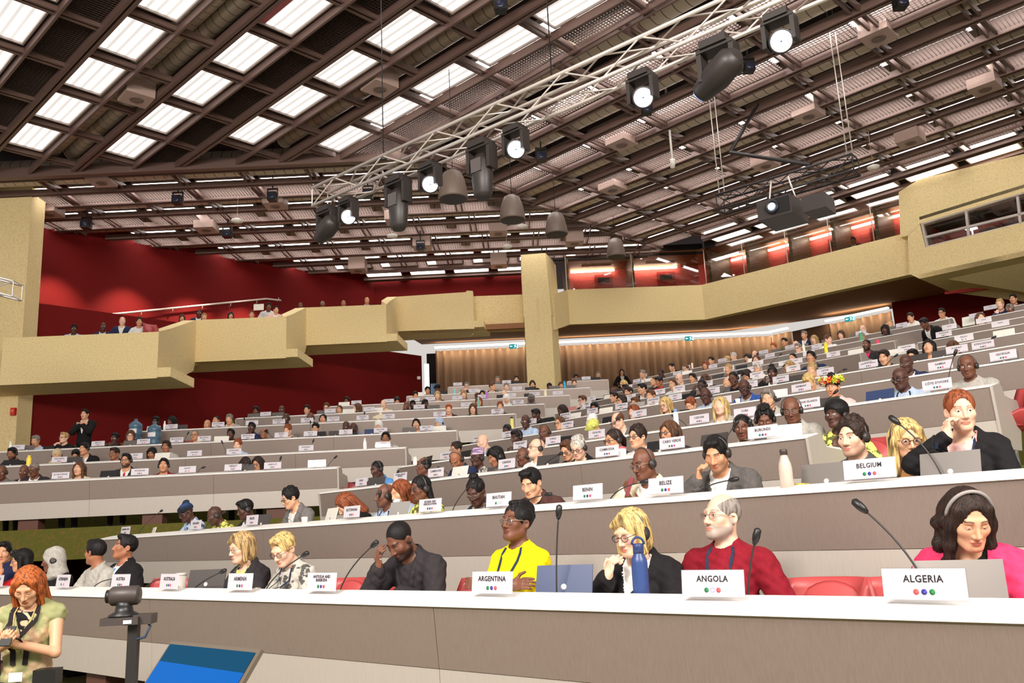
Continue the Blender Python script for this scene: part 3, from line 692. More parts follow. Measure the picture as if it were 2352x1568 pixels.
# hangers from the ceiling grid
for px, py in ((1316, 130), (1320, 200), (922, 340)):
    pass
def hanger(x, y, z0, z1, label, m=BLACK, r=.008):
    q = MB(); q.tube([(x, y, z0), (x, y, z1)], r, 6); q.tube([(x-.05, y, z0+.02), (x+.05, y, z0+.02)], .03, 8); return tag(q.build('suspension_cable', m), label, 'cable')
for f, nm in ((.2, 'near the left end'), (.62, 'past the middle')):
    p = TA+TD*((TBp-TA).length*f); hanger(p.x, p.y, p.z+.17, 13.62, f'thin dark cable holding the silver truss {nm}')
def ring_lens(m, T, r, n=12):
    m.lathe([(r, 0), (r, .015), (0, .02)], 24, T)
def fixture(px, py, kind, label, pan=0.0, size=1.0):
    """a moving head hung under the truss at the image column px"""
    # point on the truss line under that column
    best = min((abs((lambda q_: (np.dot(q_, CR)/np.dot(q_, CF))*FPX+IW/2-px)(np.array([p.x, p.y, p.z-CZ]))), i, p) for i, p in ((i, TA+TD*(i*.02)) for i in range(520)))[2]
    k = (at_y(px, py, best.y)-best).z
    o = empty('moving_head_light', (best.x, best.y, best.z-.17), math.atan2(TD.y, TD.x)+pan)
    s = size
    q = MB(); q.box((-.14*s, -.12*s, -.10*s), (.14*s, .12*s, -.02*s)); q.tube([(-.07, 0, -.02), (-.07, 0, .005)], .018, 8); q.tube([(.07, 0, -.02), (.07, 0, .005)], .018, 8); q.build('base', FIX, o)
    q = MB()
    for x in (-.17*s, .17*s): q.box((x-.025*s, -.08*s, -.42*s), (x+.025*s, .08*s, -.10*s))
    q.box((-.19*s, -.09*s, -.13*s), (.19*s, .09*s, -.09*s)); q.build('yoke', FIX, o)
    c = Vector((0, 0, -.36*s))
    if kind == 'wash':
        fd = (o.matrix_basis.inverted() @ Vector((0, 0, CZ-.2))-c).normalized(); T = Matrix.Translation(c) @ fd.to_track_quat('Z', 'Y').to_matrix().to_4x4()
        q = MB(); q.lathe([(.05*s, -.16*s), (.12*s, -.13*s), (.145*s, 0), (.14*s, .1*s), (.125*s, .1*s)], 24, T); q.build('head', FIX, o)
        q = MB(); ring_lens(q, T @ Matrix.Translation((0, 0, .1*s)), .118*s); l = q.build('lens', LENS, o)
        q = MB()
        for j in range(7):
            a_ = j*math.pi/3; r_ = .0 if j == 6 else .07*s; ring_lens(q, T @ Matrix.Translation((r_*math.cos(a_), r_*math.sin(a_), .116*s)), (.012 if j == 6 else .006)*s)
        q.build('lens_cell', mat('lens_dot', (40, 60, 120), .3), l)
    elif kind == 'down':
        q = MB(); q.lathe([(.09*s, .16*s), (.14*s, .05*s), (.15*s, -.15*s), (.13*s, -.36*s), (.09*s, -.42*s)], 20, Matrix.Translation(c) @ Matrix.Diagonal((1, .8, 1, 1))); q.build('head', FIX, o)
        q = MB(); q.box((-.08*s, -.125*s, -.1*s), (.08*s, -.105*s, .08*s), Matrix.Translation(c)); q.build('vent_panel', mat('fixture_grey', (84, 78, 76), .5), o)
    else:
        T = Matrix.Translation(c) @ Matrix.Rotation(kind, 4, 'Z') @ Matrix.Rotation(math.radians(105), 4, 'Y')
        q = MB(); q.lathe([(.07*s, -.26*s), (.14*s, -.18*s), (.15*s, .05*s), (.11*s, .26*s), (.1*s, .3*s)], 20, T); q.build('head', FIX, o)
        q = MB(); ring_lens(q, T @ Matrix.Translation((0, 0, .3*s)), .085*s); q.build('lens', LENSB, o)
    return tag(o, label, 'stage light')
fixture(752, 520, 2.9, 'black spotlight tilted sideways with a bluish lens at the far end of the truss', size=.95)
fixture(800, 470, 'wash', 'round lit wash light nearest the far end of the truss', size=.82)
fixture(913, 440, 'down', 'black moving spotlight hanging straight down on the far half of the truss', size=1.0)
fixture(987, 385, 'wash', 'round lit wash light between two hanging spotlights on the truss', size=.85)
fixture(1103, 350, 'down', 'black moving spotlight hanging straight down near the middle of the truss', size=1.0)
fixture(1182, 285, 'wash', 'round lit wash light just past the middle of the truss', size=.85)
fixture(1470, 145, 'wash', 'large round lit wash light on the near half of the truss', size=.85)
fixture(1640, 110, 2.75, 'large black spotlight tilted sideways on the near half of the truss', size=1.05)
fixture(1783, 10, 'wash', 'round lit wash light at the top edge, nearest end of truss', size=.85)
# second small truss end by the left pillar
truss('lighting_truss', at_y(-130, 625, 15.), at_y(40, 668, 15.), .29, .29, ALU, 'silver truss end sticking out beside the left concrete pillar', bay=.4)
# ---------------------------------------------------------------- projector rig
pA, pB = at_z(1655, 470, 8.6), at_z(1966, 378, 8.6); pd = (pB-pA).normalized()
truss('projector_truss', pA, pB, .4, .35, TRB, 'black lattice truss holding the projector below the ceiling', bay=.4, r=.026, rb=.013)
for f, nm in ((.02, 'left end'), (.97, 'right end')):
    for dx in (-.06, .06):
        p = pA+(pB-pA)*f; q = MB(); q.tube([(p.x+dx, p.y, p.z+.15), (p.x+dx, p.y, 13.62)], .013, 6); tag(q.build('chain', ALU), f"{'inner' if dx < 0 else 'outer'} pale hoist chain on the {nm} of the projector truss", 'chain')
def strut(a, b, label, z=(9.6, 9.6)):
    q = MB(); q.tube([at_z(*a, z[0]), at_z(*b, z[1])], .045, 8); tag(q.build('brace_pole', TRB), label, 'pole')
strut((1740, 240), (1677, 350), 'short black brace pole hanging from the ceiling', (11.6, 10.02)); strut((1677, 350), (1862, 378), 'long black brace pole running down to the projector truss', (9.9, 8.9))
o = empty('projector'); c = at_z(1800, 490, 7.7); o.location = c; o.rotation_euler = (0, 0, math.atan2(pd.y, pd.x)); 
q = MB(); q.box((-.36, -.5, -.2), (.36, .4, .2)); q.build('body', mat('projector_grey', (62, 54, 52), .45), o)
q = MB(); q.box((-.06, -.52, -.15), (.32, -.5, .16)); q.build('front_panel', BLACK, o)
q = MB(); T = Matrix.Translation((-.02, -.52, 0)) @ Matrix.Rotation(math.pi/2, 4, 'X'); q.lathe([(.14, 0), (.14, .06), (.11, .06), (.1, .05), (0, .05)], 24, T); l = q.build('lens', BLACK, o)
q = MB(); q.lathe([(.075, 0), (.05, .01), (0, .015)], 20, Matrix.Translation((-.02, -.58, 0)) @ Matrix.Rotation(math.pi/2, 4, 'X')); q.build('lens_glass', mat('lens_glow', (190, 215, 255), .1, emit=5), l)
q = MB(); q.box((.5, -.3, -.2), (.95, .3, .12)); q.build('cooling_unit', mat('projector_grey', 0), o)
q = MB()
for x in (-.3, .3): q.tube([(x, 0, .2), (x*.6, 0, .76)], .02, 6)
q.build('bracket', ALU, o); tag(o, 'large dark projector with a lit lens hanging from the black truss', 'projector')
# ---------------------------------------------------------------- small ceiling things
def pendant(px, py, z, label):
    p = at_z(px, py, z); o = empty('pendant_speaker', (p.x, p.y, z))
    q = MB(); q.lathe([(.31, -.3), (.33, -.27), (.27, .12), (.2, .3), (.1, .36), (0, .36)], 20); q.build('housing', mat('pendant_taupe', (112, 96, 86), .5), o)
    q = MB(); q.lathe([(.29, -.31), (.1, -.29), (0, -.3)], 20); q.build('grille', FIX, o)
    q = MB(); q.tube([(0, 0, .34), (0, 0, 13.62-z)], .008, 6); q.build('cord', BLACK, o); tag(o, label, 'pendant')
pendant(1040, 428, 8.9, 'bell shaped taupe pendant speaker nearest the truss, largest of four'); pendant(1176, 480, 9.4, 'bell shaped taupe pendant speaker, second along the hall'); pendant(1277, 516, 9.9, 'bell shaped taupe pendant speaker, third along the hall'); pendant(1414, 571, 10.6, 'bell shaped taupe pendant speaker by the booths, smallest of four')
def par(px, py, z, label, s=1):
    p = at_z(px, py, z); o = empty('spotlight', (p.x, p.y, z))
    q = MB(); q.box((-.16*s, -.16*s, -.15*s), (.16*s, .16*s, .15*s)); q.box((-.19*s, -.04, -.1*s), (-.165*s, .04, .3*s)); q.box((.165*s, -.04, -.1*s), (.19*s, .04, .3*s)); q.box((-.19*s, -.04, .28*s), (.19*s, .04, .32*s)); q.build('housing', BLACK, o)
    q = MB(); q.lathe([(.13*s, 0), (.13*s, .02), (0, .02)], 16, Matrix.Translation((0, -.165*s, -.03)) @ Matrix.Rotation(math.pi/2+.5, 4, 'X')); q.build('lens', mat('lens_dim', (44, 46, 66), .2), o)
    q = MB(); q.tube([(0, 0, .3*s), (0, 0, 13.62-z)], .02, 6); q.build('clamp', BLACK, o); tag(o, label, 'spotlight')
for i, (px, py) in enumerate([(845, 445), (408, 460), (626, 452), (522, 537), (198, 516), (966, 568), (1099, 420), (1243, 360), (1486, 252), (1720, 155), (2068, 8), (1150, 15)]):
    par(px, py, ZC-.35, ['small black cube spotlight just left of the round wash lights', 'black cube spotlight on the third beam from the left pillar', 'black cube spotlight above the end of the silver truss', 'small dark cube spotlight low over the red wall', 'black cube spotlight nearest the left pillar', 'small black cube spotlight above the balcony corner', 'tilted black cube spotlight under the hanging spotlight', 'black cube spotlight right of the middle of the truss', 'small black cube spotlight on the right field of the ceiling', 'black cube spotlight below the large tilted stage light', 'black cube spotlight at the top edge, right of the truss', 'black cube spotlight at the top edge over the near grid'][i], .8 if py > 300 else .7)
for i, (px, py) in enumerate([(545, 507), (901, 542), (1199, 520), (1164, 566), (2006, 384)]):
    p = at_z(px, py, ZC-.7); o = empty('wireless_beacon', p)
    q = MB(); q.lathe([(.0, -.05), (.16, -.03), (.17, .02), (.08, .06), (0, .06)], 20); q.build('housing', mat('white_plastic', (235, 230, 222), .4), o)
    q = MB(); q.tube([(0, 0, .05), (0, 0, 13.62-p.z)], .006, 5); q.build('cord', ALU, o); tag(o, f'small white disc device hanging from the ceiling, {ORD[i]} from the left', 'beacon')
p = at_z(1545, 375, ZC-1.0); o = empty('security_camera', p)
q = MB(); q.lathe([(.06, -.12), (.075, .1), (.05, .12)], 14, Matrix.Rotation(.5, 4, 'X')); q.build('body', mat('white_plastic', 0), o); q = MB(); q.tube([(0, 0, .1), (0, 0, 13.62-p.z)], .03, 8); q.build('stem', mat('white_plastic', 0), o); tag(o, 'white camera on a short stem hanging from the ceiling', 'camera')
# ---------------------------------------------------------------- interpreter booths behind the right parapet
GL = glass('booth_glass', (238, 236, 230), .16); WOODC = mat('booth_ceiling_wood', (150, 102, 62), .6); BRED = mat('booth_red', (206, 84, 76), .7); MULL = mat('booth_post', (92, 84, 58), .5)
BTUBE = mat('booth_tube', (255, 240, 225), emit=14)
tops = [PT[i] for i in range(1, len(PT))]; poly = [Vector((p.x, p.y, 0)) for p in tops]
def back(i, d):
    a_ = (poly[i]-poly[max(i-1, 0)]); b_ = (poly[min(i+1, len(poly)-1)]-poly[i]); t_ = (a_+b_).normalized(); return Vector((-t_.y, t_.x, 0))*d
zt_ = 12.0
q = MB(); n = len(poly)
vs = []
for i in range(n): vs += [poly[i]+back(i, .5)+Vector((0, 0, tops[i].z-.9)), poly[i]+back(i, .5)+Vector((0, 0, zt_+.1)), poly[i]+back(i, 2.3)+Vector((0, 0, zt_-.02)), poly[i]+back(i, 2.3)+Vector((0, 0, tops[i].z-.9))]
q.m = 0; q.add(vs, [(4*i+2, 4*i+3, 4*i+7, 4*i+6) for i in range(n-1)]); struct(q.build('wall_booth', BRED))
q = MB(); q.add(vs, [(4*i+1, 4*i+2, 4*i+6, 4*i+5) for i in range(n-1)]); struct(q.build('ceiling_booth', WOODC))
q = MB(); q.add(vs, [(4*i, 4*i+4, 4*i+7, 4*i+3) for i in range(n-1)]); struct(q.build('floor_booth', mat('booth_floor', (90, 60, 50), .8)))
# panes, posts, back-wall panels and tubes, booth by booth
k = 0; run = [(poly[i], poly[i+1], i) for i in range(n-1)]
for a_, b_, i in run:
    L = (b_-a_).length; N = max(1, round(L/2.3)); t_ = (b_-a_)/L; nn = Vector((-t_.y, t_.x, 0)); zb_ = tops[i].z-.15
    for j in range(N):
        x0, x1 = a_+t_*(L*j/N), a_+t_*(L*(j+1)/N)
        g = MB(); g.prism([x0+nn*.34+Vector((0, 0, zb_)), x1+nn*.34+Vector((0, 0, zb_)), x1+nn*.34+Vector((0, 0, zt_)), x0+nn*.34+Vector((0, 0, zt_))], nn*.012); o = g.build(f'window_{k+1}', GL); struct(o)
        m_ = MB(); m_.bar(x0+nn*.36+Vector((0, 0, zb_)), x0+nn*.36+Vector((0, 0, zt_)), .03, .03); m_.build('window_frame', ALU, o)
        pw = MB(); T = Matrix.Translation(x0+nn*1.2); c0 = x0+nn*.6; c1 = x0+nn*2.2
        pw.prism([c0+Vector((0, 0, zb_-.7)), c1+Vector((0, 0, zb_-.7)), c1+Vector((0, 0, zt_)), c0+Vector((0, 0, zt_))], t_*.12); struct(pw.build('partition', MULL))
        mid = (x0+x1)/2
        tb = MB(); tb.bar(x0.lerp(x1, .12)+nn*2.1+Vector((0, 0, zb_+1.5)), x0.lerp(x1, .82)+nn*2.1+Vector((0, 0, zb_+1.5)), .09, .07); tag(tb.build('tube_lamp', BTUBE), f'glowing tube lamp on the red back wall of booth, {ORD[min(k,19)]} from the pillar', 'lamp')
        dk = MB(); dk.prism([mid+nn*2.25+Vector((0, 0, zb_-.3)), mid+t_*.75+nn*2.25+Vector((0, 0, zb_-.3)), mid+t_*.75+nn*2.25+Vector((0, 0, zb_+1.36)), mid+nn*2.25+Vector((0, 0, zb_+1.36))], -nn*.06); dr = struct(dk.build(f'door_{k+3}', mat('booth_door', (168, 40, 36), .5)))
        wp = MB(); wp.prism([mid+t_*.12+nn*2.18+Vector((0, 0, zb_+1.0)), mid+t_*.63+nn*2.18+Vector((0, 0, zb_+1.0)), mid+t_*.63+nn*2.18+Vector((0, 0, zb_+1.22)), mid+t_*.12+nn*2.18+Vector((0, 0, zb_+1.22))], -nn*.01); wp.build('door_pane', DARK, dr)
        gr = MB()
        for w_ in range(4): gr.bar(mid-t_*.6+nn*(1.0+.09*w_)+Vector((0, 0, zt_-.12)), mid+t_*.6+nn*(1.0+.09*w_)+Vector((0, 0, zt_-.12)), .04, .03)
        tag(gr.build('ceiling_vent', mat('vent_pale', (196, 176, 156), .5)), f'slatted pale vent in the wooden booth ceiling, {ORD[min(k,19)]} from the pillar', 'vent')
        mo = empty('booth_monitor', (mid-t_*.25+nn*.62+Vector((0, 0, zb_+.02))), math.atan2(t_.y, t_.x))
        s_ = MB(); s_.box((-.24, -.015, .0), (.24, .015, .28)); s_.build('screen', BLACK, mo); s_ = MB(); s_.box((-.03, -.02, -.1), (.03, .03, .02)); s_.build('stand', BLACK, mo); tag(mo, f'dark monitor on the booth ledge, {ORD[min(k,19)]} booth from the pillar', 'monitor')
        k += 1
# ---------------------------------------------------------------- concrete control room on the far side
cp = PT[-2]; cy = pY(2112, CP)-.35; Yb = cy
def bp(px, py, Y=None): return at_y(px, py, Yb if Y is None else Y)
fr = [bp(2108, 515), bp(2352+120, 415)]
d45 = Vector((1, -1, 0)).normalized()
def bq(px, py):   # on the control room front (parallel to the right parapet)
    return at_plane(px, py, (bp(2108, 540).x, Yb, 0), (1, 1, 0))
nrm = Vector((1, 1, 0)).normalized()
q = MB()
def face(pts, dep=.4): q.prism([bq(*p) for p in pts], nrm*dep)
face([(2064, 441), (2110, 412), (2480, 322), (2480, 392), (2112, 505)]); face([(2112, 505), (2480, 392), (2480, 402), (2112, 514)])
face([(2085, 540), (2112, 514), (2126, 570), (2112, 640), (2088, 628)]); face([(2126, 568), (2480, 478), (2480, 560), (2112, 640)]); face([(2064, 441), (2112, 505), (2112, 516), (2086, 541), (2068, 545)])
struct(q.build('wall_control_room', CONC))
A_, B_, C_ = bq(2112, 640), bq(2480, 560), bq(2480, 600); rr = Vector((-1.6, -1.6, -.9))
q = MB(); q.prism([A_, B_, B_+Vector((3.5, 3.5, -1.3)), at_plane(2188, 672, A_+nrm*2.4, (1, 1, 0)), ], (0, 0, .15)); struct(q.build('ceiling_under_control_room', CONC))
q = MB(); q.prism([bq(2112, 505), bq(2480, 392), bq(2480, 392)+nrm*4, bq(2112, 505)+nrm*4], (0, 0, .1)); struct(q.build('ceiling_control_room', DARK))
q = MB(); q.prism([bq(2112, 470)+nrm*2.2, bq(2500, 360)+nrm*2.2, bq(2500, 600)+nrm*2.2, bq(2112, 650)+nrm*2.2], nrm*.1); struct(q.build('wall_control_room_back', mat('booth_red_deep', (178, 44, 42), .7)))
q = MB(); q.prism([bq(2119, 514)+nrm*.1, bq(2480, 404)+nrm*.1, bq(2480, 480)+nrm*.1, bq(2128, 566)+nrm*.1], nrm*.015); wo = struct(q.build('window_40', GL))
q = MB()
for a_, b_ in (((2114, 514), (2480, 402)), ((2128, 567), (2480, 479)), ((2117, 513), (2129, 568)), ((2218, 484), (2224, 543)), ((2336, 450), (2343, 514)), ((2122, 545), (2480, 457))): q.bar(bq(*a_)+nrm*.06, bq(*b_)+nrm*.06, .07, .09, nrm)
q.build('window_frame', ALU, wo)
lp = MB(); lp.prism([bq(2170, 499)+nrm*1.6, bq(2200, 490)+nrm*1.6, bq(2206, 499)+nrm*1.6, bq(2182, 506)+nrm*1.6], nrm*.05); lp.bar(bq(2192, 500)+nrm*1.6, bq(2197, 528)+nrm*1.6, .04, .04); tag(lp.build('desk_lamp', mat('lamp_white', (255, 250, 245), emit=2)), 'white square desk lamp glowing behind the control room window', 'lamp')
for i, (px, py) in enumerate([(2245, 515), (2300, 500), (2150, 545)]):
    c_ = bq(px, py)+nrm*1.2; mo = empty('control_monitor', c_, -math.pi/4); s_ = MB(); s_.box((-.3, -.02, -.17), (.3, .02, .17)); s_.build('screen', BLACK, mo); s_ = MB(); s_.box((-.04, -.03, -.35), (.04, .03, -.15)); s_.build('stand', BLACK, mo); tag(mo, f'dark monitor behind the control room window, {ORD[i]} of three', 'monitor')
# ---------------------------------------------------------------- balcony handrail, exit signs, wall bits
q = MB(); ra = Vector((0, 0, 0))
def onwall(px, py, c): return at_plane(px, py, (0, c, 0), (-1, 1, 0))
rail = [onwall(52, 742, CUPP-.25), onwall(612, 686, CUPP-.25), onwall(645, 690, CUPP-.25)]
o = empty('handrail', rail[0]); q.tube([p-rail[0] for p in rail], .035, 8); q.build('rail', mat('rail_pale', (222, 206, 196), .4), o)
for px in (82, 168, 249, 325, 397, 465, 530, 590, 640):
    py = 742-(px-52)*.1; p = onwall(px, py, CUPP-.25)-rail[0]; s_ = MB(); s_.tube([p, p+Vector((0, 0, -.12)), p+Vector((-.12, .12, -.16))], .014, 6); s_.build('bracket', ALU, o)
tag(o, 'long pale handrail climbing along the upper red wall', 'handrail')
TEAL = mat('exit_teal', (24, 150, 160), .5, emit=.5); WH = mat('exit_white', (240, 250, 250), .5, emit=.8)
def exit_sign(p, n, label, s=1.0):
    n = Vector(n).normalized(); o = empty('exit_sign', p); o.rotation_euler = (0, 0, math.atan2(n.y, n.x)+math.pi/2)
    q = MB(); q.box((-.2*s, -.02, -.1*s), (.2*s, .02, .1*s)); q.build('plate', TEAL, o)
    q = MB(); f = -.024
    def P(x, z): return (x*s, f, z*s)
    q.add([P(-.17, 0), P(-.12, .045), P(-.12, .015), P(-.05, .015), P(-.05, -.015), P(-.12, -.015), P(-.12, -.045)], [(0, 1, 2, 3, 4, 5, 6)][::-1])
    q.add([P(.0, -.075), P(.02, -.08), P(.06, -.02), P(.10, -.07), P(.12, -.06), P(.08, .0), P(.09, .04), P(.05, .06), P(.0, .03), P(.01, .015), P(.05, .03), P(.045, 0)], [tuple(range(12))])
    q.lathe([(.016*s, 0), (0, .001)], 12, Matrix.Translation(P(.085, .075)) @ Matrix.Rotation(math.pi/2, 4, 'X')); q.box((.13*s, f, -.085*s), (.185*s, f+.002, .085*s)); q.build('pictogram', WH, o)
    return tag(o, label, 'exit sign')
exit_sign(at_y(1180, 795, YC-.5), (0, -1, 0), 'green running man exit sign over the curtain left of the pillar')
exit_sign(at_y(1583, 777, YC-.5), (0, -1, 0), 'green running man exit sign over the long curtain')
pe = on45(1952, c45-1.1); exit_sign(at_y(1952, 732, pe[1]), (-1, -1, 0), 'green running man exit sign over the angled curtain at the far side')
q = MB(); c_ = at_y(31, 945, 22.55); q.box((c_.x-.06, 22.5, c_.z-.1), (c_.x+.06, 22.6, c_.z+.1)); o = q.build('alarm_box', mat('alarm_red', (200, 34, 24), .5)); 
q = MB(); q.box((c_.x-.03, 22.49, c_.z-.02), (c_.x+.03, 22.5, c_.z+.05)); q.build('alarm_plate', mat('alarm_plate', (240, 120, 80), .5), o); tag(o, 'small red fire alarm box on the left concrete pillar', 'alarm')
for i, (px, py, cc) in enumerate([(962, 868, CLOW-.1)]):
    c_ = onwall(px, py, cc); q = MB(); q.box((c_.x-.06, c_.y-.06, c_.z-.06), (c_.x+.06, c_.y+.06, c_.z+.06)); tag(q.build('wall_switch', mat('white_plastic', 0)), 'small white wall plate near the doorway on the red wall', 'switch')
# wall washers on the gallery wall
for px in (150, 330, 480, 600, 700):
    w = onwall(px, 600, CUPP-2.0); d = bpy.data.lights.new('gallery_washer', 'SPOT'); d.energy = 620; d.spot_size = 1.25; d.spot_blend = .8; d.color = (1, .8, .65); d.shadow_soft_size = .1
    o = bpy.data.objects.new('gallery_washer', d); COL.objects.link(o); o.location = (w.x, w.y, 11.3); t_ = Vector((w.x-.9, w.y+.9, 7.5)); o.rotation_euler = (t_-o.location).to_track_quat('-Z', 'Y').to_euler()
# ---------------------------------------------------------------- people: bodies grown from blended volumes
def rotx(a): c, s = math.cos(a), math.sin(a); return np.array([[1, 0, 0], [0, c, -s], [0, s, c]])
def roty(a): c, s = math.cos(a), math.sin(a); return np.array([[c, 0, s], [0, 1, 0], [-s, 0, c]])
def rotz(a): c, s = math.cos(a), math.sin(a); return np.array([[c, -s, 0], [s, c, 0], [0, 0, 1]])
def E(c, r, k=.02, rot=None, op='+'): return ('e', np.array(c, float), np.array(r, float), k, rot, op)
def C(a, b, ra, rb=None, k=.02, op='+'): return ('c', np.array(a, float), np.array(b, float), (ra, ra if rb is None else rb), k, op)
def xf(prims, Rm, t):
    t = np.array(t, float); out = []
    for p in prims:
        if p[0] == 'e': out.append(('e', Rm @ p[1]+t, p[2], p[3], Rm if p[4] is None else Rm @ p[4], p[5]))
        else: out.append(('c', Rm @ p[1]+t, Rm @ p[2]+t, p[3], p[4], p[5]))
    return out
def pbox(p):
    if p[0] == 'e': m = p[2].max(); return p[1]-m, p[1]+m
    r = max(p[3]); return np.minimum(p[1], p[2])-r, np.maximum(p[1], p[2])+r
def bounds(prims, pad):
    b = [pbox(p) for p in prims if p[-1] == '+']; return np.min([x[0] for x in b], 0)-pad, np.max([x[1] for x in b], 0)+pad
class Field:
    def __init__(s, lo, hi, h):
        s.lo = np.array(lo, float); s.h = h; s.n = np.ceil((np.array(hi)-s.lo)/h).astype(int)+1
        s.ax = [(s.lo[i]+h*np.arange(s.n[i])).astype(np.float32) for i in range(3)]
        s.D = np.full(tuple(s.n), .5, np.float32)
    def add(s, prims, margin=.05):
        for p in prims:
            k = p[-2] if p[0] == 'c' else p[3]; a, b = pbox(p); m = margin+k
            i0 = np.maximum(0, np.floor((a-m-s.lo)/s.h).astype(int)); i1 = np.minimum(s.n, np.ceil((b+m-s.lo)/s.h).astype(int)+1)
            if (i1 <= i0).any(): continue
            sl = tuple(slice(i0[i], i1[i]) for i in range(3))
            X, Y, Z = s.ax[0][sl[0]][:, None, None], s.ax[1][sl[1]][None, :, None], s.ax[2][sl[2]][None, None, :]
            if p[0] == 'e':
                c, r = p[1], p[2]; x, y, z = X-c[0], Y-c[1], Z-c[2]
                if p[4] is not None:
                    Q = p[4].T.astype(np.float32); x, y, z = Q[0, 0]*x+Q[0, 1]*y+Q[0, 2]*z, Q[1, 0]*x+Q[1, 1]*y+Q[1, 2]*z, Q[2, 0]*x+Q[2, 1]*y+Q[2, 2]*z
                x, y, z = x/r[0], y/r[1], z/r[2]; q = x*x+y*y+z*z
                k1 = np.sqrt((x/r[0])**2+(y/r[1])**2+(z/r[2])**2)+1e-6; k0 = np.sqrt(q); d = k0*(k0-1)/k1
            else:
                a_, b_ = p[1], p[2]; v = b_-a_; L = max(float(v @ v), 1e-9)
                t = np.clip(((X-a_[0])*v[0]+(Y-a_[1])*v[1]+(Z-a_[2])*v[2])/L, 0, 1)
                d = np.sqrt((X-a_[0]-t*v[0])**2+(Y-a_[1]-t*v[1])**2+(Z-a_[2]-t*v[2])**2)-(p[3][0]+(p[3][1]-p[3][0])*t)
            d = d.astype(np.float32); A = s.D[sl]
            if p[-1] == '+':
                h_ = np.clip(.5+.5*(A-d)/max(k, 1e-5), 0, 1); s.D[sl] = A*(1-h_)+d*h_-k*h_*(1-h_)
            else:
                d = -d; h_ = np.clip(.5-.5*(A-d)/max(k, 1e-5), 0, 1); s.D[sl] = A*(1-h_)+d*h_+k*h_*(1-h_)
        return s
    def grid(s): return s.ax[0][:, None, None], s.ax[1][None, :, None], s.ax[2][None, None, :]
_CO = np.array([(x, y, z) for x in (0, 1) for y in (0, 1) for z in (0, 1)])
_ED = [(a, b) for a in range(8) for b in range(a+1, 8) if np.abs(_CO[a]-_CO[b]).sum() == 1]
def nets(D, lo, h):
    S = D < 0; n = D.shape
    cnt = sum(S[x:n[0]-1+x, y:n[1]-1+y, z:n[2]-1+z].astype(np.int8) for x, y, z in _CO)
    act = (cnt > 0) & (cnt < 8); ac = np.argwhere(act)
    if len(ac) == 0: return np.zeros((0, 3)), np.zeros((0, 4), int)
    acc = np.zeros((len(ac), 3)); num = np.zeros(len(ac))
    for a, b in _ED:
        pa, pb = ac+_CO[a], ac+_CO[b]; da, db = D[pa[:, 0], pa[:, 1], pa[:, 2]], D[pb[:, 0], pb[:, 1], pb[:, 2]]
        m = (da < 0) != (db < 0); t = np.where(m, da/np.where(m, da-db, 1), 0)
        acc += m[:, None]*(_CO[a]+t[:, None]*(_CO[b]-_CO[a])); num += m
    V = lo+h*(ac+acc/num[:, None])
    idx = -np.ones(act.shape, int); idx[act] = np.arange(len(ac)); Q = []
    for ax in range(3):
        o1, o2 = [(1, 2), (2, 0), (0, 1)][ax]
        a = [slice(None)]*3; b = [slice(None)]*3; a[ax] = slice(0, n[ax]-1); b[ax] = slice(1, n[ax])
        ch = S[tuple(a)] != S[tuple(b)]; e = np.argwhere(ch); e = e[(e[:, o1] > 0) & (e[:, o2] > 0) & (e[:, o1] < n[o1]-1) & (e[:, o2] < n[o2]-1)]
        if not len(e): continue
        def cell(d1, d2):
            c = e.copy(); c[:, o1] -= d1; c[:, o2] -= d2; return idx[c[:, 0], c[:, 1], c[:, 2]]
        q = np.stack([cell(1, 1), cell(0, 1), cell(0, 0), cell(1, 0)], 1)
        fl = ~S[e[:, 0], e[:, 1], e[:, 2]]; q[fl] = q[fl][:, ::-1]; Q.append(q)
    return V, np.concatenate(Q)
def relax(V, Q, it=1, f=.5):
    for _ in range(it):
        acc = np.zeros_like(V); c = np.zeros(len(V))
        for i in range(4):
            a, b = Q[:, i], Q[:, (i+1) % 4]
            np.add.at(acc, a, V[b]); np.add.at(c, a, 1); np.add.at(acc, b, V[a]); np.add.at(c, b, 1)
        V = V*(1-f)+f*acc/np.maximum(c, 1)[:, None]
    return V
def np_mesh(name, V, Q, attr=None, mats=(None,)):
    me = bpy.data.meshes.new(name); me.vertices.add(len(V)); me.vertices.foreach_set('co', np.asarray(V, np.float32).ravel())
    me.loops.add(len(Q)*4); me.loops.foreach_set('vertex_index', np.asarray(Q, np.int32).ravel())
    me.polygons.add(len(Q)); me.polygons.foreach_set('loop_start', np.arange(0, len(Q)*4, 4, dtype=np.int32))
    me.polygons.foreach_set('use_smooth', np.ones(len(Q), bool)); me.update(calc_edges=True)
    if attr is not None:
        a = me.attributes.new('fm', 'FLOAT_COLOR', 'POINT'); a.data.foreach_set('color', np.asarray(attr, np.float32).ravel())
    for m in mats: me.materials.append(m)
    return me
def submesh(V, Q, keep):
    q = Q[keep]; u, inv = np.unique(q, return_inverse=True); return V[u], inv.reshape(q.shape), u
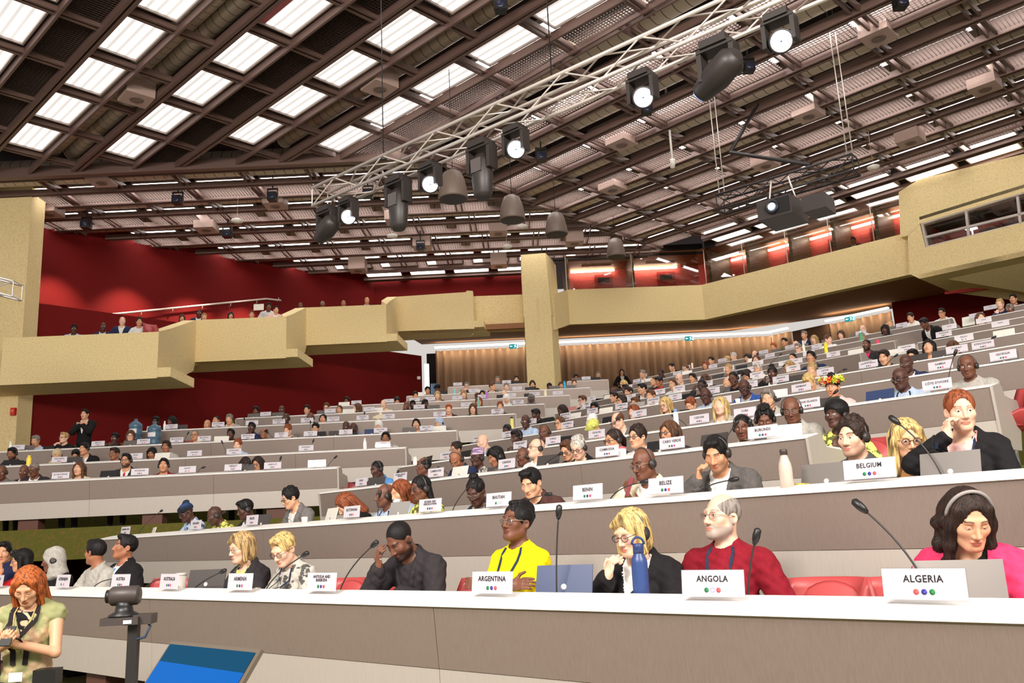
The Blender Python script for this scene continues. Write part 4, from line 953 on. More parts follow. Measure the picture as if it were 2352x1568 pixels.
# --- head, in its own frame (faces -Y, centre between the ears)
def head_prims(f, ear=True):
    w = .97 if f else 1.0; ch = .017 if f else .022; P = [
        E((0, .014, .034), (.075*w, .096, .086), .02), E((0, -.03, -.038), (.061*w, .066, .086), .035),
        E((0, -.074, -.104), (ch, ch*.9, ch*.8), .03), C((.052*w, -.002, -.062), (.02, -.072, -.1), .018, .014, .03), C((-.052*w, -.002, -.062), (-.02, -.072, -.1), .018, .014, .03),
        E((.043*w, -.064, -.024), (.024, .02, .02), .03), E((-.043*w, -.064, -.024), (.024, .02, .02), .03), C((-.036, -.083, .022), (.036, -.083, .022), .011, .011, .02),
        E((.0315, -.102, .0), (.02, .016, .0125), .012, None, '-'), E((-.0315, -.102, .0), (.02, .016, .0125), .012, None, '-'),
        E((.0315, -.0795, -.001), (.0145, .0135, .0125), .004), E((-.0315, -.0795, -.001), (.0145, .0135, .0125), .004),
        C((0, -.092, .008), (0, -.114, -.036), .0075, .0125 if not f else .0105, .014), E((.0125, -.101, -.041), (.009, .010, .008), .008), E((-.0125, -.101, -.041), (.009, .010, .008), .008),
        E((0, -.0935, -.066), (.025, .0105, .0062), .006), E((0, -.0915, -.0765), (.021, .0105, .0072), .006), E((0, -.106, -.071), (.024, .006, .0016), .003, None, '-')]
    if ear:
        for s in (1, -1): P += [E((s*.077*w, .014, -.012), (.010, .021, .031), .008, rotz(-s*.45)), E((s*.084*w, .008, -.010), (.006, .011, .018), .006, rotz(-s*.45), '-')]
    return P
def face_masks(v, look, f):
    x, y, z = v[:, 0], v[:, 1], v[:, 2]; ax = np.abs(x); n = len(v); A = np.zeros((n, 4), np.float32)
    sm = lambda d, w: np.clip(.5-d/w, 0, 1)
    fr = y < -.06
    A[:, 0] = fr*sm(np.sqrt((x/.0245)**2+((z+.0705)/.0115)**2)-1, .35)*(y < -.086)
    arch = .0275-.35*(ax-.034)**2/.03; A[:, 1] = (y < -.055)*sm(np.maximum(np.abs(z-arch)-(.0034 if f else .0048), np.maximum(.013-ax, ax-.053)), .004)
    op = .0062 if not look else .0026; ez = z+.001+(.004 if look else 0); d = np.sqrt((( ax-.0315)/.0125)**2+(ez/op)**2)
    eye = fr*(y < -.08)*(d < 1.0); iris = eye*(np.sqrt((ax-.0315)**2+ez**2) < .0062); line = fr*(y < -.074)*(d >= 1.0)*(d < 1.32)*(ez > -.002)
    A[:, 2] = np.where(iris > 0, 1.0, np.where(eye > 0, .5, 0)); A[:, 1] = np.maximum(A[:, 1], line*.8)
    be = np.clip((-.05-z)/.012, 0, 1)*np.clip((.012-y)/.02, 0, 1)*(ax < .075); mu = fr*sm(np.abs(z+.055)-.006, .006)*(ax < .03)*(y < -.08)
    side = np.clip((.02-np.abs(y-.0))/.01, 0, 1)*np.clip((.0-z)/.02, 0, 1)*(ax > .055)
    A[:, 3] = np.maximum(np.maximum(be, mu), side)*np.clip(1-A[:, 0]*1.2, 0, 1)*np.clip((z+.145)/.02, 0, 1); return A
def hand_prims(wr, f, n, curl=.5, s=1, spread=.006, thumb=.5, fat=1.0):
    """hand at wrist wr, pointing along f, palm facing n; s=+1 when the thumb is on the side f x n"""
    f = f/np.linalg.norm(f); n = n-f*(n @ f); n = n/np.linalg.norm(n); sd = np.cross(f, n)*s
    P = [E(wr+f*.047, (.013*fat, .04*fat, .05), .012, np.stack([n, sd, f], 1)), C(wr-f*.01, wr+f*.02, .026, .026, .02)]
    for i, (o, L) in enumerate(((.030, .072), (.011, .082), (-.009, .077), (-.027, .060))):
        p = wr+f*.086+sd*o; d = f.copy(); c = curl*(1+.12*i)
        for j, l in enumerate((.46, .31, .25)):
            a = c*(.75 if j == 0 else 1.0); d = d*math.cos(a)+np.cross(np.cross(d, n)/max(1e-6, np.linalg.norm(np.cross(d, n))), d)*math.sin(a)*-1 if False else d*math.cos(a)+(n-d*(n @ d))/max(1e-6, np.linalg.norm(n-d*(n @ d)))*math.sin(a)
            q = p+d*L*l; P.append(C(p, q, (.0095-.0009*j)*fat, (.0088-.0009*j)*fat, .004)); p = q
    p = wr+f*.03+sd*.028; d = f*.55+sd*.75+n*.3*thumb; d /= np.linalg.norm(d); q = p+d*.042; d2 = f*.8+sd*.35+n*.5*thumb; d2 /= np.linalg.norm(d2)
    P += [C(wr+f*.012+sd*.012, p, .016*fat, .014*fat, .012), C(p, q, .0125*fat, .011*fat, .006), C(q, q+d2*.034, .0105*fat, .009*fat, .004)]
    return P
def ik(S, T, a, b, hint):
    v = T-S; L = np.linalg.norm(v); L2 = min(L, (a+b)*.995); d = v/L; x = (a*a-b*b+L2*L2)/(2*L2); y = math.sqrt(max(0, a*a-x*x))
    hp = hint-d*(hint @ d); hp = hp/max(1e-6, np.linalg.norm(hp)); return S+d*x+hp*y, S+d*L2
ARM = {  # wrist targets in the torso's upright frame (x outward), hand direction, palm normal, curl, elbow hint
 'desk': ((.13, -.36, .80), (-.55, -.8, -.05), (0, 0, -1), .35, (.6, .3, -.7)), 'type': ((.10, -.40, .79), (-.25, -1, -.1), (0, 0, -1), .5, (.7, .2, -.7)),
 'low': ((.20, -.20, .62), (-.6, -.8, -.1), (0, 0, -1), .4, (.7, .5, -.5)), 'chin': ((.055, -.25, .98), (-.25, .35, .9), (-.2, .9, -.3), 1.0, (.6, -.4, -.8)),
 'mouth': ((.05, -.26, 1.02), (-.3, .45, .85), (-.2, .8, -.5), .9, (.6, -.4, -.8)), 'cheek': ((.125, -.2, 1.06), (-.15, .35, .9), (-.9, .3, .1), .9, (.9, -.3, -.6)),
 'brow': ((.075, -.25, 1.13), (-.2, .45, .85), (-.3, .85, .1), .35, (.7, -.3, -.8)), 'clasp': ((.045, -.26, 1.00), (-.75, .3, .6), (0, .6, -.6), .8, (.8, -.3, -.8)),
 'cross': ((-.13, -.22, .80), (-1, -.1, .1), (0, 1, -.2), .35, (.8, -.1, -.7)), 'phone': ((.09, -.33, .90), (-.35, -.6, .6), (-.4, -.3, .9), .6, (.7, .3, -.8)),
 'wave': ((.17, -.22, 1.06), (-.2, .05, 1), (-.3, -1, 0), .15, (.8, .2, -.8)), 'chest': ((.02, -.17, .92), (-1, -.05, .25), (0, 1, 0), .2, (.8, .0, -.7))}
def torso_prims(f, wd=1.0):
    sh = (.135 if f else .155)*wd; P = [E((0, 0, .50), (.165*wd, .125, .12), .05), E((0, -.012, .66), (.14*wd if f else .15*wd, .112*wd, .17), .06), E((0, -.006, .85), (.155*wd, .113, .19), .06),
         C((-sh, .012, .955), (sh, .012, .955), .066, .066, .05), C((-.10, .016, .985), (0, .018, 1.045), .045, .052, .04), C((.10, .016, .985), (0, .018, 1.045), .045, .052, .04)]
    if f: P += [E((.068, -.088, .835), (.062, .055, .062), .04), E((-.068, -.088, .835), (.062, .055, .062), .04)]
    return P
def build_shape(f=False, lean=.12, yaw=0.0, pitch=.1, roll=0.0, tw=0.0, L='desk', Rr='desk', h=.009, sleeve=1.0, wd=1.0, cut='suit', legs=True, stand=False, fold=1.0, headh=None, ears=True, look=None, armo=None, dz=.81):
    """returns meshes (parts of one person) in a frame with the floor at z=0 and the head matrix"""
    hip = np.array([0, 0, .47]); Rl = rotz(tw) @ rotx(lean)
    def tf(p): return Rl @ (np.array(p, float)-hip)+hip
    T = xf(torso_prims(f, wd), Rl, hip-Rl @ hip)
    nb = tf((0, .012, 1.03)); Hr = rotz(yaw) @ rotx(pitch) @ roty(roll)
    hc = tf((0, -.012, 1.085))+Hr @ np.array([0, -.022, .112])
    if headh == 'only': return hc
    HP = xf(head_prims(f, ears), Hr, hc)
    neck = [C(tf((0, .016, .99)), hc+Hr @ np.array([0, .022, -.055]), .056 if not f else .048, .056 if not f else .047, .025), C(hc+Hr @ np.array([0, .03, -.03]), hc+Hr @ np.array([0, -.03, -.075]), .045, .04, .03)]
    arms, hands, slv = [], [], []
    sx = (.165 if f else .185)*wd
    for sg, key in ((1, L), (-1, Rr)):
        if key is None: continue
        wr, fd, pn, curl, el = (armo or {}).get(key) or ARM[key]; m = np.array([sg, 1, 1]); S = tf((sg*sx, .012, .955)); wt = np.array(wr)*m
        W_ = tf(wt) if key not in ('desk', 'type') else Rl @ np.array([0, 0, 0])+np.array([wt[0], wt[1]-lean*.18, dz]); hb = np.array(el)*m
        if key in ('chin', 'mouth', 'cheek', 'brow', 'clasp'): W_ = hc+Hr @ (wt-np.array([0, -.034, 1.197]))
        Ej, W2 = ik(S, W_, .285, .255, Rl @ hb); fd = (Hr if key in ('chin', 'mouth', 'cheek', 'brow', 'clasp') else Rl) @ (np.array(fd)*m); pn = (Hr if key in ('chin', 'mouth', 'cheek', 'brow', 'clasp') else Rl) @ (np.array(pn)*m)
        arms += [C(S, Ej, .056 if not f else .047, .043 if not f else .037, .03), C(Ej, W2, .042 if not f else .036, .027, .015)]
        hands += hand_prims(W2, fd, pn, curl, -sg if False else sg*(-1), fat=1.0 if h < .006 else 1.15)
        e = max(0, sleeve-.55)/.45
        slv += [C(S, S+(Ej-S)*min(1, sleeve/.5), .066 if not f else .056, .056 if not f else .047, .03)]
        if sleeve > .55: slv.append(C(Ej, Ej+(W2-Ej)*(.93*e), .054 if not f else .045, .043 if not f else .036, .02))
    legP, shoes = [], []
    if stand:
        for sg in (1, -1): legP += [C((sg*.085, 0, .5), (sg*.09, -.01, .02), .09, .07, .03), C((sg*.09, -.01, .02), (sg*.095, 0, -.33), .065, .05, .02)]; shoes += [E((sg*.1, -.05, -.36), (.045, .12, .045), .02)]
    elif legs:
        for sg in (1, -1): legP += [C((sg*.085, 0, .47), (sg*.11, -.40, .46), .088, .066, .03), C((sg*.11, -.40, .46), (sg*.11, -.36, .1), .06, .048, .02)]; shoes += [E((sg*.11, -.41, .045), (.042, .12, .045), .02)]
    out = {}
    body = T+neck+arms+HP; lo, hi = bounds(body+hands, .03); F = Field(lo, hi, h).add(body, .03).add(hands, .02)
    V, Q = nets(F.D, F.lo, h); V = relax(V, Q, 1, .35); hv = (V-hc) @ Hr; A = np.zeros((len(V), 4), np.float32); nr = np.linalg.norm(hv, axis=1) < .2
    A[nr] = face_masks(hv[nr], pitch > .22 if look is None else look, f); out['body'] = (V, Q, A)
    # garment: torso and sleeves, pushed out, with an open front
    G = T+slv; lo, hi = bounds(G, .05); hg = h*1.15; F = Field(lo, hi, hg).add(G, .055); X, Y, Z = F.grid()
    iR = Rl.T; px, py, pz = X-hip[0], Y-hip[1], Z-hip[2]
    tx = (iR[0, 0]*px+iR[0, 1]*py+iR[0, 2]*pz).astype(np.float32); tz = (iR[2, 0]*px+iR[2, 1]*py+iR[2, 2]*pz+hip[2]).astype(np.float32); ty = (iR[1, 0]*px+iR[1, 1]*py+iR[1, 2]*pz).astype(np.float32)
    base = .017 if cut == 'suit' else .011
    D = F.D-base
    fo = (np.sin(Z*95+X*22)*np.sin(X*41+Y*60)+.6*np.sin(Y*70-Z*37+X*55))*.0028*fold
    D = D+fo
    front = ty < -.02
    nk = np.sqrt(tx**2+(ty+.005)**2)-.066; D = np.maximum(D, -np.maximum(nk, -(tz-(1.0 if cut != 'round' else .985))))
    vb = .70
    if cut in ('suit', 'vneck'):
        vw = np.clip((tz-(vb if cut == 'suit' else .84))*(.27 if cut == 'suit' else .45), 0, .085); dv = np.abs(tx)-vw
        D = np.where(front & (dv < 0) & (tz > vb), D+.010, D); lap = front & (dv >= 0) & (dv < .035*np.clip((tz-.70)/.16, 0, 1)) & (tz > vb) & (tz < .99)
        D = np.where(lap, D-.008, D)
    V, Q = nets(D, F.lo, hg); V = relax(V, Q, 1, .4); tv = (V-hip) @ Rl+hip*np.array([0, 0, 1]); fc = tv[Q].mean(1); arm_far = np.zeros(len(fc), bool)
    lab = np.zeros(len(fc), int)
    isf = (fc[:, 1] < -.02)
    if cut in ('suit', 'vneck'):
        vw = np.clip((fc[:, 2]-(vb if cut == 'suit' else .84))*(.27 if cut == 'suit' else .45), 0, .085); ins = isf & (np.abs(fc[:, 0]) < vw) & (fc[:, 2] > vb)
        # arms crossing in front keep the sleeve cloth
        ins &= (fc[:, 1] > -.175)
        lab[ins] = 1
        tie = ins & (np.abs(fc[:, 0]) < .019+.010*np.clip((.95-fc[:, 2])/.2, 0, 1)) & (fc[:, 2] < .985); lab[tie] = 2
    for i, nm in enumerate(('top', 'shirt', 'tie')):
        if (lab == i).any(): v, q, u = submesh(V, Q, lab == i); out[nm] = (v, q, None)
    # collar ring
    if cut in ('suit', 'collar'):
        rr = .061 if not f else .053
        cl = [C(tf((rr*math.cos(a), .014+rr*math.sin(a), 1.02+.022*math.sin(a))), tf((rr*math.cos(a+.4), .014+rr*math.sin(a+.4), 1.02+.022*math.sin(a+.4))), .013, .013, .008) for a in np.arange(-1.3, 4.2, .4)]
        for sg in (1, -1): cl += [C(tf((sg*.017, -.052, .99)), tf((sg*.055, -.098, .945)), .013, .007, .008), C(tf((sg*.045, -.03, 1.005)), tf((sg*.07, -.085, .955)), .012, .007, .008)]
        lo, hi = bounds(cl, .02); F = Field(lo, hi, min(h, .007)).add(cl, .02); v, q = nets(F.D, F.lo, F.h); out['collar'] = (v, q, None)
    if legP:
        P_ = [p for p in legP]+[E((0, 0, .49), (.17, .13, .10), .04)]; lo, hi = bounds(P_, .03); F = Field(lo, hi, max(h, .014)).add(P_, .03); v, q = nets(F.D, F.lo, F.h); out['trousers'] = (v, q, None)
        lo, hi = bounds(shoes, .03); F = Field(lo, hi, .012).add(shoes, .03); v, q = nets(F.D, F.lo, F.h); out['shoes'] = (v, q, None)
    M_ = Matrix.Identity(4)
    for i in range(3):
        for j in range(3): M_[i][j] = Hr[i, j]
        M_[i][3] = hc[i]
    tM = Matrix.Identity(4); tt = hip-Rl @ hip
    for i in range(3):
        for j in range(3): tM[i][j] = Rl[i, j]
        tM[i][3] = tt[i]
    return {k: np_mesh(k, v[0], v[1], v[2]) for k, v in out.items()}, M_, tM
# --- hair and head wear, in the head's frame
def hair_field(style, h):
    P = []; top = E((0, .016, .036), (.075, .096, .086), .01)
    def grow(o, lo=-.055): return E((0, .018, .036), (.075+o, .094+o, .085+o), .01)
    face = [E((0, -.13, -.025), (.088, .086, .130), .010, None, '-')]
    sides = [C((.09, -.05, -.06), (.09, -.03, -.2), .045, .06, .01, '-'), C((-.09, -.05, -.06), (-.09, -.03, -.2), .045, .06, .01, '-'), E((0, .03, -.16), (.12, .14, .09), .02, None, '-')]
    ear = [E((.085, .005, -.018), (.022, .026, .036), .01, None, '-'), E((-.085, .005, -.018), (.022, .026, .036), .01, None, '-')]
    if style == 'short': P = [grow(.013), E((0, -.05, .1), (.055, .045, .032), .02)]+face+sides+ear
    elif style == 'quiff': P = [grow(.014), E((0, -.06, .112), (.062, .05, .035), .02)]+face+sides+ear
    elif style == 'buzz': P = [grow(.0045)]+face+sides+ear
    elif style == 'fringe': P = [grow(.008)]+face+sides+ear+[E((0, -.03, .115), (.062, .12, .075), .01, None, '-')]
    elif style == 'curly': P = [grow(.018)]+[E((.07*math.cos(i*2.4)*math.sin(.35+i*.075), .02+.09*math.sin(i*2.4)*math.sin(.35+i*.075), .045+.095*math.cos(.35+i*.075)), (.024, .024, .022), .008) for i in range(18)]+face+sides+ear
    elif style == 'afro': P = [E((0, .024, .055), (.108, .118, .105), .01)]+[E((0, -.135, -.04), (.085, .075, .115), .015, None, '-')]+sides
    elif style == 'bob': P = [grow(.016), E((0, .05, -.045), (.092, .062, .1), .03), C((.078, -.015, .03), (.08, -.03, -.1), .026, .024, .03), C((-.078, -.015, .03), (-.08, -.03, -.1), .026, .024, .03), C((.02, -.06, .115), (-.06, -.075, .06), .02, .018, .02)]+[E((.006, -.132, -.034), (.064, .082, .118), .010, None, '-'), C((.025, -.07, .135), (.03, .03, .14), .005, .005, .008, '-')]
    elif style == 'long': P = [grow(.015), C((0, .075, .0), (0, .1, -.2), .07, .06, .04), C((.05, .06, 0), (.07, .075, -.2), .05, .04, .04), C((-.05, .06, 0), (-.07, .075, -.2), .05, .04, .04), C((.068, -.045, .06), (.082, -.035, -.02), .02, .02, .02), C((-.068, -.045, .06), (-.082, -.035, -.02), .02, .02, .02), C((.08, -.03, -.01), (.084, -.035, -.2), .024, .022, .03), C((-.08, -.03, -.01), (-.084, -.035, -.2), .024, .022, .03)]+[E((0, -.135, -.022), (.062, .086, .126), .010, None, '-'), C((0, -.08, .115), (0, .03, .14), .005, .005, .008, '-')]
    elif style == 'wavy': P = hair_field('long', h)+[E((s*(.085+.012*math.sin(i*2)), .02+.05*math.sin(i*1.7), -.02-.03*i), (.03, .035, .028), .015) for i in range(8) for s in (1, -1)]+[E((0, -.135, -.022), (.062, .086, .126), .010, None, '-')]
    elif style == 'pony': P = [grow(.010), C((0, .105, .03), (0, .13, -.02), .03, .034, .02), C((0, .13, -.02), (.01, .12, -.2), .034, .016, .02)]+face+sides+ear
    elif style == 'bun': P = [grow(.010), E((0, .03, .142), (.046, .046, .038), .01)]+face+sides+ear
    elif style == 'updo': P = [grow(.011), E((0, .07, .09), (.066, .06, .055), .02), E((.03, .02, .125), (.03, .06, .022), .01), E((-.03, .02, .122), (.03, .06, .022), .01), E((0, .11, .05), (.05, .03, .045), .01), E((.0, -.03, .118), (.035, .04, .02), .01)]+face+sides+ear
    elif style == 'braids': P = [grow(.012)]+[C((.07*math.cos(a), .05+.055*math.sin(a), .0), (.085*math.cos(a), .07+.05*math.sin(a), -.24), .014, .010, .006) for a in np.linspace(-.35, math.pi+.35, 11)]+face
    elif style == 'hijab': P = [grow(.022), E((0, .03, -.06), (.098, .098, .13), .04), E((0, .02, -.17), (.15, .12, .06), .05)]+[E((0, -.125, -.028), (.064, .075, .098), .012, None, '-')]
    elif style == 'turban': P = [E((0, .02, .075), (.1, .115, .085), .02), C((-.08, -.06, .06), (.08, -.05, .1), .03, .03, .02)]+[E((0, -.14, -.05), (.085, .08, .105), .012, None, '-'), E((0, .03, -.1), (.14, .15, .1), .02, None, '-')]
    elif style == 'kufi': P = [C((0, .01, .055), (0, .016, .125), .094, .086, .01)]+[E((0, .02, -.05), (.2, .2, .105), .004, None, '-'), E((0, .02, .215), (.2, .2, .07), .004, None, '-')]
    elif style == 'knit': P = [E((0, .016, .055), (.092, .11, .09), .01), E((0, .05, .145), (.055, .05, .035), .02), C((-.05, -.05, .06), (.05, -.05, .06), .045, .045, .02)]+[E((0, .01, -.06), (.2, .2, .105), .006, None, '-')]
    return P
_hair = {}
def hair_mesh(style, h):
    k = (style, round(h, 4))
    if k in _hair: return _hair[k]
    P = hair_field(style, h); lo, hi = bounds(P, .02); F = Field(lo, hi, h).add(P, .03); D = F.D; X, Y, Z = F.grid()
    if style in ('bob', 'long', 'wavy', 'pony'): D = D+.0022*np.sin(np.arctan2(Y-.02, X)*46+Z*14)
    elif style in ('updo', 'braids', 'bun'): D = D+.0042*np.sin(X*200+Z*16)*(Z > .01)
    elif style in ('curly', 'afro'): D = D+.003*np.sin(X*170)*np.sin(Y*170)*np.sin(Z*170)
    elif style in ('short', 'quiff'): D = D+.0022*np.sin(X*150+Y*60)*np.sin(Y*75-X*40+2)+.0015*np.sin(X*310+Z*90)
    elif style in ('hijab', 'turban'): D = D+.003*np.sin(Z*60+Y*45+X*12)
    V, Q = nets(D, F.lo, h); V = relax(V, Q, 1, .3); _hair[k] = np_mesh('hair', V, Q); return _hair[k]
def phones_mesh(lo=False):
    n = 6 if lo else 10; m = MB(); m.tube([(.092*math.cos(a), .012, .028+.098*math.sin(a)) for a in np.linspace(-.25, math.pi+.25, 8 if lo else 18)], .006, n); e = []
    for s in (1, -1):
        q = MB(); q.lathe([(.026, -.008), (.036, 0), (.036, .016), (.026, .024), (0, .026)], 10 if lo else 18, Matrix.Translation((s*.08, .01, -.012)) @ Matrix.Rotation(s*math.pi/2, 4, 'Y')); e.append(q.mesh('ear_cup', [FIX]))
    return m.mesh('headband', [mat('headband_grey', (90, 84, 82), .4, .3)]), e
def glasses_mesh(lo=False):
    m = MB(); g = MB(); n = 5 if lo else 8; r = .0026 if lo else .0018
    for s in (1, -1):
        m.tube([(s*.034+.0245*math.cos(a), -.106+.004*abs(math.cos(a)), -.004+.019*math.sin(a)) for a in np.linspace(0, 2*math.pi, 11 if lo else 22)], r, n); m.tube([(s*.058, -.101, .002), (s*.080, -.03, .004), (s*.083, .02, -.002)], r, n)
        g.add([(s*.034+.0235*math.cos(a), -.106, -.004+.018*math.sin(a)) for a in np.linspace(0, 2*math.pi, 16)[:-1]], [tuple(range(15))])
    m.tube([(-.011, -.107, .002), (0, -.111, .005), (.011, -.107, .002)], r, n); return m, g
GLM = [None, None]
for i in (0, 1): a_, b_ = glasses_mesh(bool(i)); GLM[i] = (a_, b_.mesh('lens', [glass('lens_glass', (225, 220, 225), .05)]))
PHM = [phones_mesh(False), phones_mesh(True)]
_gfm = {}
def glasses_frame(lo, c):
    if (lo, c) not in _gfm: _gfm[(lo, c)] = GLM[lo][0].mesh('glasses_frame', [mat('frame_'+'_'.join(map(str, c)), c, .3, .2)])
    return _gfm[(lo, c)]
SKIN = {1: (228, 182, 156), 2: (216, 164, 130), 3: (205, 148, 112), 4: (160, 104, 74), 5: (112, 70, 52), 6: (82, 50, 40)}
SKNAME = {1: 'pale', 2: 'fair', 3: 'tan', 4: 'brown', 5: 'dark', 6: 'dark'}
HAIRC = {'k': (20, 16, 16), 'd': (50, 33, 26), 'n': (104, 66, 42), 'r': (150, 78, 44), 'y': (226, 190, 122), 'l': (196, 160, 108), 'g': (150, 140, 132), 'w': (218, 210, 200), 'o': (196, 102, 50)}
HNAME = {'k': 'black', 'd': 'dark brown', 'n': 'brown', 'r': 'auburn', 'y': 'blond', 'l': 'light brown', 'g': 'grey', 'w': 'white', 'o': 'ginger'}
def skin_mat(sk, hc, beard):
    k = f'skin_{sk}_{hc}_{beard}'
    if k in _mats: return _mats[k]
    m = mat(k, SKIN[sk], .48, spec=.4); nt = m.node_tree; b = nt.nodes['Principled BSDF']; at = nt.nodes.new('ShaderNodeAttribute'); at.attribute_name = 'fm'
    sp = nt.nodes.new('ShaderNodeSeparateColor'); nt.links.new(at.outputs['Color'], sp.inputs[0]); cur = None
    def mix(fac, col, prev, mul=1.0):
        x = nt.nodes.new('ShaderNodeMix'); x.data_type = 'RGBA'
        if mul != 1.0:
            q = nt.nodes.new('ShaderNodeMath'); q.operation = 'MULTIPLY'; q.inputs[1].default_value = mul; nt.links.new(fac, q.inputs[0]); fac = q.outputs[0]
        nt.links.new(fac, x.inputs[0]); x.inputs[7].default_value = (*lin(col), 1)
        if prev is None: x.inputs[6].default_value = (*lin(SKIN[sk]), 1)
        else: nt.links.new(prev, x.inputs[6])
        return x.outputs[2]
    s = SKIN[sk]; cur = mix(at.outputs['Alpha'], HAIRC.get(hc, (60, 44, 38)), None, beard) if beard else None
    cur = mix(sp.outputs[0], (min(255, s[0]*.86), s[1]*.62, s[2]*.62), cur, .85); cur = mix(sp.outputs[1], HAIRC.get(hc, (60, 44, 38)) if hc not in 'w' else (150, 140, 130), cur, .9)
    def step(lo, hi):
        r = nt.nodes.new('ShaderNodeMapRange'); r.inputs[1].default_value = lo; r.inputs[2].default_value = hi; nt.links.new(sp.outputs[2], r.inputs[0]); return r.outputs[0]
    cur = mix(step(.15, .4), (236, 226, 218), cur); cur = mix(step(.6, .85), (48, 34, 28), cur); nt.links.new(cur, b.inputs['Base Color']); return m
def hair_mat(c):
    rgb = HAIRC[c] if isinstance(c, str) else c; dk = tuple(int(v*.55) for v in rgb); return mat('hair_'+(c if isinstance(c, str) else '_'.join(map(str, c))), rgb, .6, spec=.3, bump=(120, .5, .004), noise=(14, dk, .42, .62, (5, 5, .6)))
def cloth(rgb, pat=None):
    rgb = tuple(rgb); k = 'cloth_'+'_'.join(map(str, rgb))+(pat or '')
    if k in _mats: return _mats[k]
    return mat(k, rgb, .85, spec=.25, noise=((16, tuple(max(0, int(v*.45)) for v in rgb), .52, .56, (1, 1, 1)) if pat else (40, tuple(int(v*.86) for v in rgb), .3, .7)))
CL = dict(bk=(26, 24, 26), dk=(50, 45, 48), nv=(40, 48, 82), gy=(120, 116, 114), lg=(182, 177, 168), wh=(242, 240, 236), cr=(238, 224, 194), be=(206, 186, 150), rd=(190, 30, 40), mr=(132, 16, 34), bl=(96, 132, 190), lb=(184, 202, 228), yb=(52, 84, 160), gn=(40, 112, 82), ye=(255, 232, 10), yg=(222, 222, 116), pk=(226, 60, 108), lp=(250, 200, 194), om=(226, 124, 56), br=(80, 50, 46), ol=(110, 104, 72), pu=(124, 96, 156), tl=(70, 128, 140), sb=(90, 150, 214), tn=(176, 128, 80), cg=(92, 88, 86))
CN = dict(bk='black', dk='dark', nv='navy', gy='grey', lg='light grey', wh='white', cr='cream', be='beige', rd='red', mr='dark red', bl='blue', lb='light blue', yb='bright blue', gn='green', ye='bright yellow', yg='pale yellow', pk='bright pink', lp='pale pink', om='orange', br='brown', ol='olive', pu='purple', tl='teal', sb='sky blue', tn='tan', cg='charcoal')
